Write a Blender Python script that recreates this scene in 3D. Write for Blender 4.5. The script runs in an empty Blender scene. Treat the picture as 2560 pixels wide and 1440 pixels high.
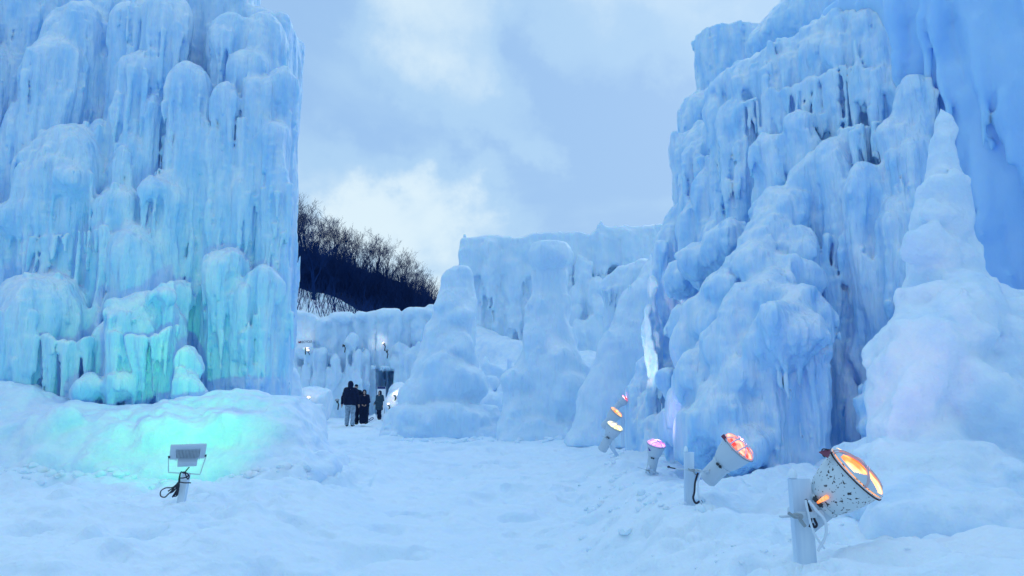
import bpy, bmesh, math, random
import numpy as np
from mathutils import Vector, Matrix

SC = bpy.context.scene
COL = SC.collection
R = math.radians
random.seed(7)

# ------------------------------------------------------------------ camera
CAM_Z, PITCH, FPX = 1.6, R(7.55), 1849.0
cam_d = bpy.data.cameras.new('camera'); cam = bpy.data.objects.new('camera', cam_d); COL.objects.link(cam)
cam_d.lens = 26.0; cam_d.sensor_width = 36.0; cam_d.clip_end = 3000
cam.location = (0, 0, CAM_Z); cam.rotation_euler = (R(90) + PITCH, 0, 0)
SC.camera = cam

# ------------------------------------------------------------------ sky, sun, exposure
SUN_EL, SUN_AZ = R(32), R(25)          # the sun sits behind cloud, ahead of the camera and a little to the right
SC.view_settings.view_transform = 'Standard'; SC.view_settings.look = 'None'
SC.view_settings.gamma = 1; SC.view_settings.exposure = 0.0
W = bpy.data.worlds.new('World'); SC.world = W; W.use_nodes = True
wn, wl = W.node_tree.nodes, W.node_tree.links
wn.clear()
def WN(t, **kw):
    n = wn.new(t)
    for k, v in kw.items():
        if hasattr(n, k): setattr(n, k, v)
        else: n.inputs[k].default_value = v
    return n
out = WN('ShaderNodeOutputWorld'); bg = WN('ShaderNodeBackground'); wl.new(bg.outputs[0], out.inputs[0])
bg.inputs[1].default_value = 0.1
sky = WN('ShaderNodeTexSky'); sky.sky_type = 'NISHITA'; sky.sun_disc = False
sky.sun_elevation = SUN_EL; sky.sun_rotation = SUN_AZ; sky.air_density = 1.6; sky.ozone_density = 3
tc = WN('ShaderNodeTexCoord'); sep = WN('ShaderNodeSeparateXYZ'); wl.new(tc.outputs['Generated'], sep.inputs[0])
def wm(op, a, b=None, clamp=False):
    n = wn.new('ShaderNodeMath'); n.operation = op; n.use_clamp = clamp
    for i, v in enumerate((a, b)):
        if v is None: continue
        if isinstance(v, (int, float)): n.inputs[i].default_value = v
        else: wl.new(v, n.inputs[i])
    return n.outputs[0]
zz = wm('ADD', wm('MAXIMUM', sep.outputs[2], 0.0), 0.28)
cb = WN('ShaderNodeCombineXYZ')
wl.new(wm('DIVIDE', sep.outputs[0], zz), cb.inputs[0]); wl.new(wm('DIVIDE', sep.outputs[1], zz), cb.inputs[1])
nz = WN('ShaderNodeTexNoise', noise_dimensions='3D'); nz.inputs['Scale'].default_value = 1.5
nz.inputs['Detail'].default_value = 7; nz.inputs['Roughness'].default_value = 0.5; nz.inputs['Distortion'].default_value = 0.35
wl.new(cb.outputs[0], nz.inputs['Vector'])
wnz = WN('ShaderNodeTexNoise', noise_dimensions='3D'); wnz.inputs['Scale'].default_value = 5; wnz.inputs['Detail'].default_value = 6; wnz.inputs['Roughness'].default_value = .6
wl.new(tc.outputs['Generated'], wnz.inputs['Vector'])
wv1 = wn.new('ShaderNodeVectorMath'); wv1.operation = 'SUBTRACT'; wl.new(wnz.outputs['Color'], wv1.inputs[0]); wv1.inputs[1].default_value = (.5, .5, .5)
wv2 = wn.new('ShaderNodeVectorMath'); wv2.operation = 'SCALE'; wl.new(wv1.outputs[0], wv2.inputs[0]); wv2.inputs['Scale'].default_value = .34
wv3 = wn.new('ShaderNodeVectorMath'); wv3.operation = 'ADD'; wl.new(tc.outputs['Generated'], wv3.inputs[0]); wl.new(wv2.outputs[0], wv3.inputs[1])
wv4 = wn.new('ShaderNodeVectorMath'); wv4.operation = 'NORMALIZE'; wl.new(wv3.outputs[0], wv4.inputs[0])
def sky_spot(px, py, half, amount):
    """a brighter / darker stretch of cloud round one direction of the sky"""
    dx, dy = (px - 1280) / FPX, (720 - py) / FPX
    d = Vector((dx, math.cos(PITCH) - dy * math.sin(PITCH), math.sin(PITCH) + dy * math.cos(PITCH))).normalized()
    dot = wn.new('ShaderNodeVectorMath'); dot.operation = 'DOT_PRODUCT'; wl.new(wv4.outputs[0], dot.inputs[0]); dot.inputs[1].default_value = d
    mr = wn.new('ShaderNodeMapRange'); mr.interpolation_type = 'SMOOTHERSTEP'
    wl.new(dot.outputs['Value'], mr.inputs[0])
    mr.inputs[1].default_value = math.cos(R(half)); mr.inputs[2].default_value = 1.0
    mr.inputs[3].default_value = 0; mr.inputs[4].default_value = amount
    return mr.outputs[0]
acc = wm('ADD', nz.outputs['Fac'], 0.0)
for s in [(1080, -10, 9, .22), (1290, 260, 5, .16), (1680, 60, 9, .20), (960, 470, 8, .11), (780, 470, 7, .08), (1060, 620, 9, .24),
          (860, 250, 10, -.10), (1480, 330, 11, -.10), (1560, 520, 8, -.10), (1250, 130, 5, -.05), (1500, 200, 8, -.08), (1250, 500, 6, -.05)]:
    acc = wm('ADD', acc, sky_spot(*s))
ramp = WN('ShaderNodeValToRGB'); wl.new(acc, ramp.inputs[0])
cr = ramp.color_ramp; cr.interpolation = 'EASE'
cr.elements[0].position = .36; cr.elements[0].color = (.335, .56, .89, 1)
cr.elements[1].position = .86; cr.elements[1].color = (.74, .90, 1.0, 1)
e = cr.elements.new(.55); e.color = (.42, .655, .93, 1)
sc10 = wn.new('ShaderNodeVectorMath'); sc10.operation = 'SCALE'; sc10.inputs['Scale'].default_value = 10.0
wl.new(ramp.outputs[0], sc10.inputs[0])
mx = WN('ShaderNodeMixRGB'); mx.inputs[0].default_value = .93
wl.new(sky.outputs[0], mx.inputs[1]); wl.new(sc10.outputs[0], mx.inputs[2])
zen = wn.new('ShaderNodeMapRange'); zen.interpolation_type = 'SMOOTHSTEP'; wl.new(sep.outputs[2], zen.inputs[0])      # overcast: brightest overhead
zen.inputs[1].default_value = .52; zen.inputs[2].default_value = .9; zen.inputs[3].default_value = 1.0; zen.inputs[4].default_value = 1.5
bk = wn.new('ShaderNodeMapRange'); bk.interpolation_type = 'SMOOTHSTEP'; wl.new(sep.outputs[1], bk.inputs[0])        # added dimming of the unseen sky behind the viewer, darkens surfaces facing it
bk.inputs[1].default_value = -.7; bk.inputs[2].default_value = .35; bk.inputs[3].default_value = .90; bk.inputs[4].default_value = 1.0
zs = wn.new('ShaderNodeVectorMath'); zs.operation = 'SCALE'; wl.new(mx.outputs[0], zs.inputs[0]); wl.new(wm('MULTIPLY', zen.outputs[0], bk.outputs[0]), zs.inputs['Scale']); wl.new(zs.outputs[0], bg.inputs[0])
SC.cycles.max_bounces = 14; SC.cycles.diffuse_bounces = 10
sun_d = bpy.data.lights.new('sun', 'SUN'); sun_d.energy = 0.5; sun_d.angle = R(35); sun_d.color = (.72, .86, 1)
sun = bpy.data.objects.new('sun', sun_d); COL.objects.link(sun)
sv = Vector((math.sin(SUN_AZ) * math.cos(SUN_EL), math.cos(SUN_AZ) * math.cos(SUN_EL), math.sin(SUN_EL)))
sun.rotation_euler = sv.to_track_quat('Z', 'Y').to_euler()

# ------------------------------------------------------------------ helpers
def at(px, py, Y):
    """world point at distance Y ahead that lies in the direction of photo pixel px, py"""
    dx, dy = (px - 1280) / FPX, (720 - py) / FPX
    d = Vector((dx, math.cos(PITCH) - dy * math.sin(PITCH), math.sin(PITCH) + dy * math.cos(PITCH)))
    return Vector((0, 0, CAM_Z)) + d * (Y / d.y)
def mpp(Y): return Y / FPX

def tag(o, label=None, cat=None, group=None, kind=None):
    if label: o['label'] = label
    if cat: o['category'] = cat
    if group: o['group'] = group
    if kind: o['kind'] = kind
    return o
def thing(name, loc, label, cat, group=None, rot=(0, 0, 0)):
    o = bpy.data.objects.new(name, None); COL.objects.link(o); o.location = loc; o.rotation_euler = rot
    o.empty_display_size = .2
    return tag(o, label, cat, group)
def link_mesh(name, me, mat, parent=None, smooth=True):
    if mat is not None and not me.materials: me.materials.append(mat)
    if smooth: me.polygons.foreach_set('use_smooth', np.ones(len(me.polygons), bool))
    o = bpy.data.objects.new(name, me); COL.objects.link(o)
    if parent is not None: o.parent = parent
    return o
def mesh_np(name, V, F):
    me = bpy.data.meshes.new(name); n = F.shape[1]
    me.vertices.add(len(V)); me.vertices.foreach_set('co', np.asarray(V, np.float32).ravel())
    me.loops.add(F.size); me.loops.foreach_set('vertex_index', F.astype(np.int32).ravel())
    me.polygons.add(len(F)); me.polygons.foreach_set('loop_start', np.arange(0, F.size, n, dtype=np.int32))
    me.update(calc_edges=True); me.validate(); return me

class MB:
    """gathers boxes, tubes and turned shapes into one mesh"""
    def __init__(s): s.v = []; s.f = []
    def add(s, V, F):
        b = len(s.v); s.v += [tuple(v) for v in V]; s.f += [tuple(i + b for i in f) for f in F]
    def box(s, c, h, M=None, bev=0.0):
        hx, hy, hz = h; b = min(bev, .45 * min(h))
        bm = bmesh.new(); bmesh.ops.create_cube(bm, size=2)
        for v in bm.verts: v.co = Vector((v.co.x * hx, v.co.y * hy, v.co.z * hz))
        if b > 0: bmesh.ops.bevel(bm, geom=bm.edges[:], offset=b, segments=2, affect='EDGES', profile=.5)
        for v in bm.verts:
            if M is not None: v.co = M @ v.co
            v.co += Vector(c)
        bm.verts.index_update(); s.add([v.co.copy() for v in bm.verts], [[v.index for v in f.verts] for f in bm.faces]); bm.free()
    def tube(s, pts, rad, n=8, cap=True):
        pts = [Vector(p) for p in pts]; m = len(pts)
        if not hasattr(rad, '__len__'): rad = [rad] * m
        V, F = [], []; u = None
        for i, p in enumerate(pts):
            t = (pts[min(i + 1, m - 1)] - pts[max(i - 1, 0)]).normalized()
            if u is None: u = t.orthogonal().normalized()
            u = (u - t * u.dot(t)).normalized(); w = t.cross(u)
            for k in range(n):
                a = 2 * math.pi * k / n; V.append(p + (u * math.cos(a) + w * math.sin(a)) * rad[i])
        for i in range(m - 1):
            for k in range(n):
                F.append((i * n + k, i * n + (k + 1) % n, (i + 1) * n + (k + 1) % n, (i + 1) * n + k))
        if cap: F.append(tuple(reversed(range(n)))); F.append(tuple((m - 1) * n + k for k in range(n)))
        s.add(V, F)
    def lathe(s, prof, M, n=40):
        V, F = [], []
        for r, z in prof:
            for k in range(n):
                a = 2 * math.pi * k / n; V.append(M @ Vector((max(r, .0004) * math.cos(a), max(r, .0004) * math.sin(a), z)))
        for i in range(len(prof) - 1):
            for k in range(n): F.append((i * n + k, i * n + (k + 1) % n, (i + 1) * n + (k + 1) % n, (i + 1) * n + k))
        s.add(V, F)
    def build(s, name, mat, parent=None, smooth=True, inv=None):
        me = bpy.data.meshes.new(name); V = s.v
        if inv is not None: V = [tuple(inv @ Vector(v)) for v in V]
        me.from_pydata(V, [], s.f); me.validate(); me.update()
        o = link_mesh(name, me, mat, parent, smooth)
        if smooth:
            try: me.set_sharp_from_angle(angle=R(40))
            except Exception: pass
        return o
def smooth_path(pts, n=6):
    pts = [Vector(p) for p in pts]; o = []
    P = [pts[0]] + pts + [pts[-1]]
    for i in range(1, len(P) - 2):
        for k in range(n):
            t = k / n; a, b, c, d = P[i - 1], P[i], P[i + 1], P[i + 2]
            o.append(.5 * ((2 * b) + (c - a) * t + (2 * a - 5 * b + 4 * c - d) * t * t + (3 * b - a - 3 * c + d) * t ** 3))
    return o + [pts[-1]]

# hashed value noise on arrays
def _h(ix, iy, iz, seed):
    n = (ix * 374761393 + iy * 668265263 + iz * 2147483647 + seed * 974634777) & 0xffffffff
    n = ((n ^ (n >> 13)) * 1274126177) & 0xffffffff
    n = ((n ^ (n >> 16)) * 2246822519) & 0xffffffff
    return ((n ^ (n >> 15)) & 0xffffff) / float(0x7fffff) - 1.0
def vnoise(x, y, z=None, seed=0):
    x = np.asarray(x, np.float64); y = np.asarray(y, np.float64); z = np.zeros_like(x) if z is None else np.asarray(z, np.float64)
    fx, fy, fz = np.floor(x), np.floor(y), np.floor(z); i, j, k = fx.astype(np.int64), fy.astype(np.int64), fz.astype(np.int64)
    u, v, w = x - fx, y - fy, z - fz
    u, v, w = [t * t * t * (t * (t * 6 - 15) + 10) for t in (u, v, w)]
    r = 0
    for a in (0, 1):
        for b in (0, 1):
            for c in (0, 1):
                r = r + _h(i + a, j + b, k + c, seed) * (u if a else 1 - u) * (v if b else 1 - v) * (w if c else 1 - w)
    return r
def sstep(a, b, x):
    t = np.clip((x - a) / (b - a), 0, 1); return t * t * (3 - 2 * t)

# ------------------------------------------------------------------ signed distance grid -> mesh (melted ice, snow, bodies)
HQ = .028      # voxel size of the two big ice walls
class Field:
    def __init__(s, lo, hi, h, warp=0.0, wcell=.6, seed=1, pad=.22, wz=1.0):
        s.h = h; s.lo = np.array(lo, float); s.n = [int((hi[i] - lo[i]) / h) + 2 for i in range(3)]; s.seed = seed; s.pad = pad
        s.F = np.full(s.n, 0.6, np.float32); s.ax = [s.lo[i] + h * np.arange(s.n[i]) for i in range(3)]
        s.wr = [warp * s.noise((wcell, wcell, wcell * wz), seed * 31 + i) + .35 * warp * s.noise((wcell * .4, wcell * .4, wcell * .4 * wz), seed * 31 + i + 7) for i in range(3)] if warp else None
        s.rng = random.Random(seed)
    def noise(s, cell, seed):
        rg = np.random.RandomState(seed); c = [max(2, int(s.n[i] * s.h / cell[i]) + 3) for i in range(3)]
        A = rg.uniform(-1, 1, c).astype(np.float32)
        off = rg.uniform(0, 1, 3)
        for i in range(3):
            p = np.arange(s.n[i]) * s.h / cell[i] + off[i]; k = np.minimum(p.astype(int), c[i] - 2); t = (p - k); t = (t * t * (3 - 2 * t)).astype(np.float32)
            sh = [1, 1, 1]; sh[i] = -1; t = t.reshape(sh)
            A = np.take(A, k, i) * (1 - t) + np.take(A, k + 1, i) * t
        return A
    def blk(s, lo, hi, k):
        p = s.pad + k; sl = []
        for i in range(3):
            a = max(0, int((lo[i] - p - s.lo[i]) / s.h)); b = min(s.n[i], int((hi[i] + p - s.lo[i]) / s.h) + 2)
            if b <= a: return None, None
            sl.append(slice(a, b))
        sl = tuple(sl); c = []
        for i in range(3):
            sh = [1, 1, 1]; sh[i] = -1; g = s.ax[i][sl[i]].reshape(sh).astype(np.float32)
            c.append(g + s.wr[i][sl] if s.wr else g)
        return sl, c
    def put(s, sl, d, k, cut=False):
        a = s.F[sl]; d = d.astype(np.float32)
        if cut: s.F[sl] = np.maximum(a, -d); return
        if k <= 0: s.F[sl] = np.minimum(a, d); return
        hh = np.maximum(k - np.abs(a - d), 0) / k
        s.F[sl] = np.minimum(a, d) - hh * hh * k * .25
    def rc(s, a, b, ra, rb, k=.08, flat=1.0, cut=False):
        a, b = np.array(a, float), np.array(b, float); m = max(ra, rb)
        sl, c = s.blk(np.minimum(a, b) - m, np.maximum(a, b) + m, k)
        if sl is None: return
        ba = b - a; L = max(float(ba @ ba), 1e-9)
        P = [c[i] - a[i] for i in range(3)]
        t = np.clip((P[0] * ba[0] + P[1] * ba[1] + P[2] * ba[2]) / L, 0, 1)
        d = np.sqrt((P[0] - t * ba[0]) ** 2 + ((P[1] - t * ba[1]) / flat) ** 2 + (P[2] - t * ba[2]) ** 2) - (ra + (rb - ra) * t)
        s.put(sl, d, k, cut)
    def el(s, c0, r, k=.1, cut=False):
        c0 = np.array(c0, float); r = np.array(r if hasattr(r, '__len__') else (r,) * 3, float)
        sl, c = s.blk(c0 - r, c0 + r, k)
        if sl is None: return
        q = np.sqrt(sum(((c[i] - c0[i]) / r[i]) ** 2 for i in range(3))); g = np.sqrt(sum(((c[i] - c0[i]) / r[i] ** 2) ** 2 for i in range(3)))
        s.put(sl, q * (q - 1) / np.maximum(g, 1e-4), k, cut)
    def bx(s, c0, hf, r=.1, k=.1, rz=0, shear=0, cut=False):
        c0 = np.array(c0, float); m = math.hypot(hf[0], hf[1]) if rz else 0
        e = np.array([max(m, hf[0]), max(m, hf[1]) + abs(shear) * hf[2], hf[2]]) + r
        sl, c = s.blk(c0 - e, c0 + e, k)
        if sl is None: return
        x, y, z = [c[i] - c0[i] for i in range(3)]
        y = y - shear * z
        cz, sz = math.cos(rz), math.sin(rz); x, y = x * cz + y * sz, -x * sz + y * cz
        q = [np.abs(v) - f for v, f in zip((x, y, z), hf)]
        d = np.sqrt(sum(np.maximum(v, 0) ** 2 for v in q)) + np.minimum(np.maximum(np.maximum(q[0], q[1]), q[2]), 0) - r
        s.put(sl, d, k, cut)
    def rough(s, flute=.05, fcell=.16, puff=.05, pcell=.3, fine=.012, long=1.4):
        gz = np.gradient(s.F, s.h, axis=2); top = np.clip(gz * 1.4 - .15, 0, 1); side = 1 - top
        fl = s.noise((fcell * 1.6, fcell * 1.6, long * 1.5), s.seed + 10) * .5 + s.noise((fcell * .8, fcell * .8, long), s.seed + 11) * .35 + s.noise((fcell * .45, fcell * .45, long * .5), s.seed + 12) * .3
        pf = np.abs(s.noise((pcell, pcell, pcell * .8), s.seed + 13)) * .5 + np.abs(s.noise((pcell * .5,) * 3, s.seed + 14)) * .33 + np.abs(s.noise((max(pcell * .25, s.h * 3),) * 3, s.seed + 17)) * .2
        where = .5 + .5 * s.noise((1.3, 1.3, 1.3), s.seed + 16)
        s.F += (flute * fl * side * (.5 + where) + puff * (.32 - pf) * (.35 + .65 * top) * (.5 + where) + fine * s.noise((s.h * 2.4,) * 3, s.seed + 15)).astype(np.float32)
    def mesh(s, name, smooth=1):
        F = s.F
        for i in range(3):                     # close the border
            sh = [slice(None)] * 3
            for e in (0, -1): sh[i] = e; F[tuple(sh)] = np.maximum(F[tuple(sh)], .05)
        s.wr = None
        sg = F < 0; N = s.n; cells, pts, quads = [], [], []
        S = (N[1] * N[2], N[2], 1)
        for a in range(3):
            lo_ = [slice(None)] * 3; hi_ = [slice(None)] * 3; lo_[a] = slice(0, -1); hi_[a] = slice(1, None)
            x = sg[tuple(lo_)] != sg[tuple(hi_)]; I = np.argwhere(x)
            b, c = (a + 1) % 3, (a + 2) % 3
            I = I[(I[:, b] > 0) & (I[:, c] > 0) & (I[:, b] < N[b] - 1) & (I[:, c] < N[c] - 1)]
            J = I.copy(); J[:, a] += 1
            f0 = F[tuple(I.T)]; f1 = F[tuple(J.T)]; t = f0 / (f0 - f1)
            P = I.astype(np.float64); P[:, a] += t
            lin = I[:, 0] * S[0] + I[:, 1] * S[1] + I[:, 2]
            q = np.stack([lin - S[b] - S[c], lin - S[c], lin, lin - S[b]], 1)
            flip = ~(f0 < 0); q[flip] = q[flip][:, ::-1]
            quads.append(q); cells.append(q.ravel()); pts.append(np.repeat(P, 4, 0))
        Q = np.concatenate(quads); ci = np.concatenate(cells); P = np.concatenate(pts)
        u, inv = np.unique(ci, return_inverse=True); cnt = np.bincount(inv)
        V = np.stack([np.bincount(inv, P[:, i]) / cnt for i in range(3)], 1)
        Fq = inv.reshape(-1, 4)
        for _ in range(smooth):                # light laplacian pass
            acc_ = np.zeros_like(V); ct = np.zeros(len(V))
            for p, q in ((0, 1), (1, 2), (2, 3), (3, 0)):
                for i in range(3):
                    acc_[:, i] += np.bincount(Fq[:, p], V[Fq[:, q], i], len(V)) + np.bincount(Fq[:, q], V[Fq[:, p], i], len(V))
                ct += np.bincount(Fq[:, p], minlength=len(V)) + np.bincount(Fq[:, q], minlength=len(V))
            V = V * .5 + .5 * acc_ / ct[:, None]
        V = V * s.h + s.lo
        s.F = None
        return mesh_np(name, V, Fq)

# ------------------------------------------------------------------ materials
def mat(name, col, rough=.5, metal=0, spec=.5, emis=None, es=0, sss=0):
    m = bpy.data.materials.new(name); m.use_nodes = True; b = m.node_tree.nodes['Principled BSDF']
    b.inputs['Base Color'].default_value = (*col, 1); b.inputs['Roughness'].default_value = rough; b.inputs['Metallic'].default_value = metal
    b.inputs['Specular IOR Level'].default_value = spec
    if emis: b.inputs['Emission Color'].default_value = (*emis, 1); b.inputs['Emission Strength'].default_value = es
    return m
def nd(m, t, **kw):
    n = m.node_tree.nodes.new(t)
    for k, v in kw.items():
        if k in n.inputs: n.inputs[k].default_value = v
        else: setattr(n, k, v)
    return n
def noise_col(m, c1, c2, scale, lo=.4, hi=.6, stretch=(1, 1, 1), detail=5, out_in='Base Color'):
    L = m.node_tree.links; tcn = nd(m, 'ShaderNodeTexCoord'); mp = nd(m, 'ShaderNodeMapping'); mp.inputs['Scale'].default_value = stretch
    nn = nd(m, 'ShaderNodeTexNoise', Scale=scale, Detail=detail); rp = nd(m, 'ShaderNodeValToRGB')
    L.new(tcn.outputs['Object'], mp.inputs[0]); L.new(mp.outputs[0], nn.inputs['Vector']); L.new(nn.outputs['Fac'], rp.inputs[0])
    rp.color_ramp.elements[0].position = lo; rp.color_ramp.elements[0].color = (*c1, 1)
    rp.color_ramp.elements[1].position = hi; rp.color_ramp.elements[1].color = (*c2, 1)
    L.new(rp.outputs[0], m.node_tree.nodes['Principled BSDF'].inputs[out_in]); return rp, mp
def ice_mat(name, frost, clear, rough=.40, vstretch=.25, bump=.6, sss=.5, scale=.18, nscale=1.3, lo=.20, hi=.54, fine=14):
    m = mat(name, frost, rough, spec=.3); L = m.node_tree.links; b = m.node_tree.nodes['Principled BSDF']
    tcn = nd(m, 'ShaderNodeTexCoord'); mp = nd(m, 'ShaderNodeMapping'); mp.inputs['Scale'].default_value = (1, 1, vstretch); L.new(tcn.outputs['Object'], mp.inputs[0])
    n1 = nd(m, 'ShaderNodeTexNoise', Scale=nscale * 3, Detail=6, Roughness=.55); L.new(mp.outputs[0], n1.inputs['Vector'])
    geo = nd(m, 'ShaderNodeNewGeometry'); sp = nd(m, 'ShaderNodeSeparateXYZ'); L.new(geo.outputs['Normal'], sp.inputs[0])
    # frost settles on what faces up, clear blue ice shows on the runs below
    ma = nd(m, 'ShaderNodeMath', operation='MULTIPLY_ADD'); L.new(sp.outputs[2], ma.inputs[0]); ma.inputs[1].default_value = .22 if lo < .3 else .16; k6 = nd(m, 'ShaderNodeMath', operation='MULTIPLY'); k6.inputs[1].default_value = .62 if lo < .3 else 1.0; L.new(n1.outputs['Fac'], k6.inputs[0]); L.new(k6.outputs[0], ma.inputs[2])
    rp = nd(m, 'ShaderNodeValToRGB'); L.new(ma.outputs[0], rp.inputs[0])
    rp.color_ramp.elements[0].position = lo; rp.color_ramp.elements[0].color = (*clear, 1)
    rp.color_ramp.elements[1].position = hi; rp.color_ramp.elements[1].color = (*frost, 1)
    L.new(rp.outputs[0], b.inputs['Base Color'])
    if sss:
        b.inputs['Subsurface Weight'].default_value = sss; b.inputs['Subsurface Scale'].default_value = scale
        b.inputs['Subsurface Radius'].default_value = (.25, .6, 1)
    n2 = nd(m, 'ShaderNodeTexNoise', Scale=fine, Detail=6, Roughness=.6); mp2 = nd(m, 'ShaderNodeMapping'); mp2.inputs['Scale'].default_value = (1, 1, min(1, vstretch * 2))
    L.new(tcn.outputs['Object'], mp2.inputs[0]); L.new(mp2.outputs[0], n2.inputs['Vector'])
    n3 = nd(m, 'ShaderNodeTexNoise', Scale=3.5, Detail=4); L.new(mp.outputs[0], n3.inputs['Vector'])
    b1 = nd(m, 'ShaderNodeBump', Strength=bump, Distance=.03); b2 = nd(m, 'ShaderNodeBump', Strength=bump, Distance=.12)
    if vstretch < .5:
        mp4 = nd(m, 'ShaderNodeMapping'); mp4.inputs['Scale'].default_value = (1, 1, .13); n4 = nd(m, 'ShaderNodeTexNoise', Scale=11, Detail=4, Roughness=.55); L.new(tcn.outputs['Object'], mp4.inputs[0]); L.new(mp4.outputs[0], n4.inputs['Vector'])
        b4 = nd(m, 'ShaderNodeBump', Strength=.75, Distance=.09); L.new(n4.outputs['Fac'], b4.inputs['Height']); L.new(b4.outputs[0], b2.inputs['Normal'])
    L.new(n2.outputs['Fac'], b1.inputs['Height']); L.new(n3.outputs['Fac'], b2.inputs['Height']); L.new(b2.outputs[0], b1.inputs['Normal']); L.new(b1.outputs[0], b.inputs['Normal'])
    return m
M = {}
ICE_F, ICE_C = (.86, .925, .975), (.41, .69, .955)
M['ice'] = ice_mat('ice', ICE_F, ICE_C)
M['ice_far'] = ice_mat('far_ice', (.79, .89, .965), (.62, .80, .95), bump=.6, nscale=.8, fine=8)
M['ice_smooth_shaded'] = ice_mat('smooth_shaded_ice', (.50, .73, .945), (.36, .63, .925), bump=.25, nscale=.5, vstretch=.6, fine=10)  # shade of the overhanging wall put into a darker ice colour
M['snow'] = ice_mat('snow', (.83, .91, .965), (.74, .865, .955), rough=.75, vstretch=1, bump=.55, sss=.35, scale=.1, nscale=.5, lo=.35, hi=.7, fine=22)
M['rough_snow'] = ice_mat('rough_snow', (.80, .89, .965), (.66, .81, .955), rough=.7, vstretch=.9, bump=.7, sss=.4, scale=.12, nscale=1.1, lo=.42, hi=.68, fine=12)
M['bark'] = mat('bark', (.006, .028, .115), .9, spec=.1)
M['forest_floor'] = mat('forest_floor', (.012, .018, .035), 1, spec=.1); noise_col(M['forest_floor'], (.002, .011, .045), (.005, .020, .075), .35)
def painted(name, c, chip, lo, hi, scale=26, rough=.45):
    m = mat(name, c, rough); noise_col(m, chip, c, scale, lo, hi, detail=4); return m
M['white_paint'] = painted('white_paint', (.55, .63, .69), (.22, .2, .19), .27, .31)
M['chipped_paint'] = painted('chipped_white_paint', (.64, .71, .73), (.035, .028, .03), .375, .395, scale=62)
M['wood_post'] = mat('wood_post', (.66, .78, .88), .7); noise_col(M['wood_post'], (.52, .66, .80), (.74, .84, .9), 9, stretch=(1, 1, .12))
M['cable_black'] = mat('black_cable', (.01, .012, .03), .5)
M['cable_white'] = mat('white_cable', (.70, .78, .84), .5)
M['rust'] = mat('rusty_steel', (.06, .03, .03), .7, .4)
M['steel'] = mat('steel', (.32, .36, .38), .4, .8)
M['steel_dark'] = mat('dark_steel', (.05, .06, .07), .5, .5)
def glow(name, c1, c2, st, scale=7):
    m = mat(name, c1, .25); m.node_tree.nodes['Principled BSDF'].inputs['Emission Strength'].default_value = st
    noise_col(m, c1, c2, scale, .38, .6, stretch=(1, 1, .5), detail=2, out_in='Emission Color'); return m

# ------------------------------------------------------------------ ground
def ground_h(x, y):
    left = .36 * sstep(-1.3, -3.0, x) * sstep(17, 13, y)
    amp = np.interp(y, [0, 3, 4, 5.5, 6.8, 9, 11, 13.5, 16, 20], [.85, .82, .72, .62, .54, .44, .28, .30, .20, 0])
    edge = np.interp(y, [0, 4, 7, 11, 14, 20], [.25, .35, .4, .9, .9, 1.6])
    right = amp * sstep(edge, edge + 1.15, x) + .10 * np.clip(x - 2.2, 0, 3) * sstep(14, 8, y)
    z = left + right
    u = np.clip(.3 + left * 2 + right * 1.3, 0, 1)                         # trodden in the middle, loose at the edges
    z = z + .06 * vnoise(x * .45, y * .3, seed=3) + (.035 + .055 * u) * vnoise(x * 1.3, y * 1.1, seed=4) + (.02 + .045 * u) * vnoise(x * 3.3, y * 2.6, seed=5)
    z = z + (.009 + .026 * u) * vnoise(x * 8, y * 6.5, seed=6) + (.0045 + .009 * u) * vnoise(x * 19, y * 17, seed=8)
    p = vnoise(x * 2.2, y * 1.7, seed=9); z = z - (.09 + .15 * u) * np.clip(p - .38, 0, 1) * 1.8       # footprints and dents
    far = sstep(45, 70, y)
    return z * (1 - far) - .1 * far
def axis(vals):
    o = []
    for a, b, n in vals: o += list(np.linspace(a, b, n, endpoint=False))
    return np.array(o + [vals[-1][1]])
gx = axis([(-900, -60, 10), (-60, -14, 40), (-14, -7, 80), (-7, 5, 430), (5, 9, 80), (9, 60, 40), (60, 900, 10)])
gy = axis([(-300, -8, 12), (-8, 2.5, 30), (2.5, 6, 190), (6, 14, 260), (14, 34, 220), (34, 60, 60), (60, 1200, 20)])
GX, GY = np.meshgrid(gx, gy, indexing='ij'); GZ = ground_h(GX, GY)
_r = random.Random(77)
for _ in range(240):                                   # boot prints
    side = _r.random()
    fy = 3.2 + 17 * _r.random() ** 1.6; fx = _r.gauss(.9, .7) if side < .5 else (_r.gauss(-2.2, .9) if side < .75 else _r.uniform(-3, 1.6)); th = _r.gauss(-.12, .5); dp = _r.uniform(.012, .045)
    i0, i1 = np.searchsorted(gx, [fx - .3, fx + .3]); j0, j1 = np.searchsorted(gy, [fy - .3, fy + .3])
    dx, dy = GX[i0:i1, j0:j1] - fx, GY[i0:i1, j0:j1] - fy; u_, v_ = dx * math.cos(th) + dy * math.sin(th), -dx * math.sin(th) + dy * math.cos(th)
    q_ = (np.abs(u_ / (.055 + .015 * np.cos(v_ * 14))) ** 2.6 + np.abs(v_ / .15) ** 3); GZ[i0:i1, j0:j1] += -dp * (1 - sstep(.6, 1.5, q_)) + dp * .3 * np.exp(-((q_ - 2.4) / 1.1) ** 2)
nx, ny = GX.shape; idx = np.arange(nx * ny).reshape(nx, ny)
Fg = np.stack([idx[:-1, :-1], idx[1:, :-1], idx[1:, 1:], idx[:-1, 1:]], -1).reshape(-1, 4)
g = link_mesh('ground', mesh_np('ground', np.stack([GX, GY, GZ], -1).reshape(-1, 3), Fg), M['snow'])
tag(g, kind='structure', label='snow covered ground with a trodden path between the ice walls', cat='ground')
def gz(x, y): return float(ground_h(np.array([x]), np.array([y]))[0])

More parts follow.
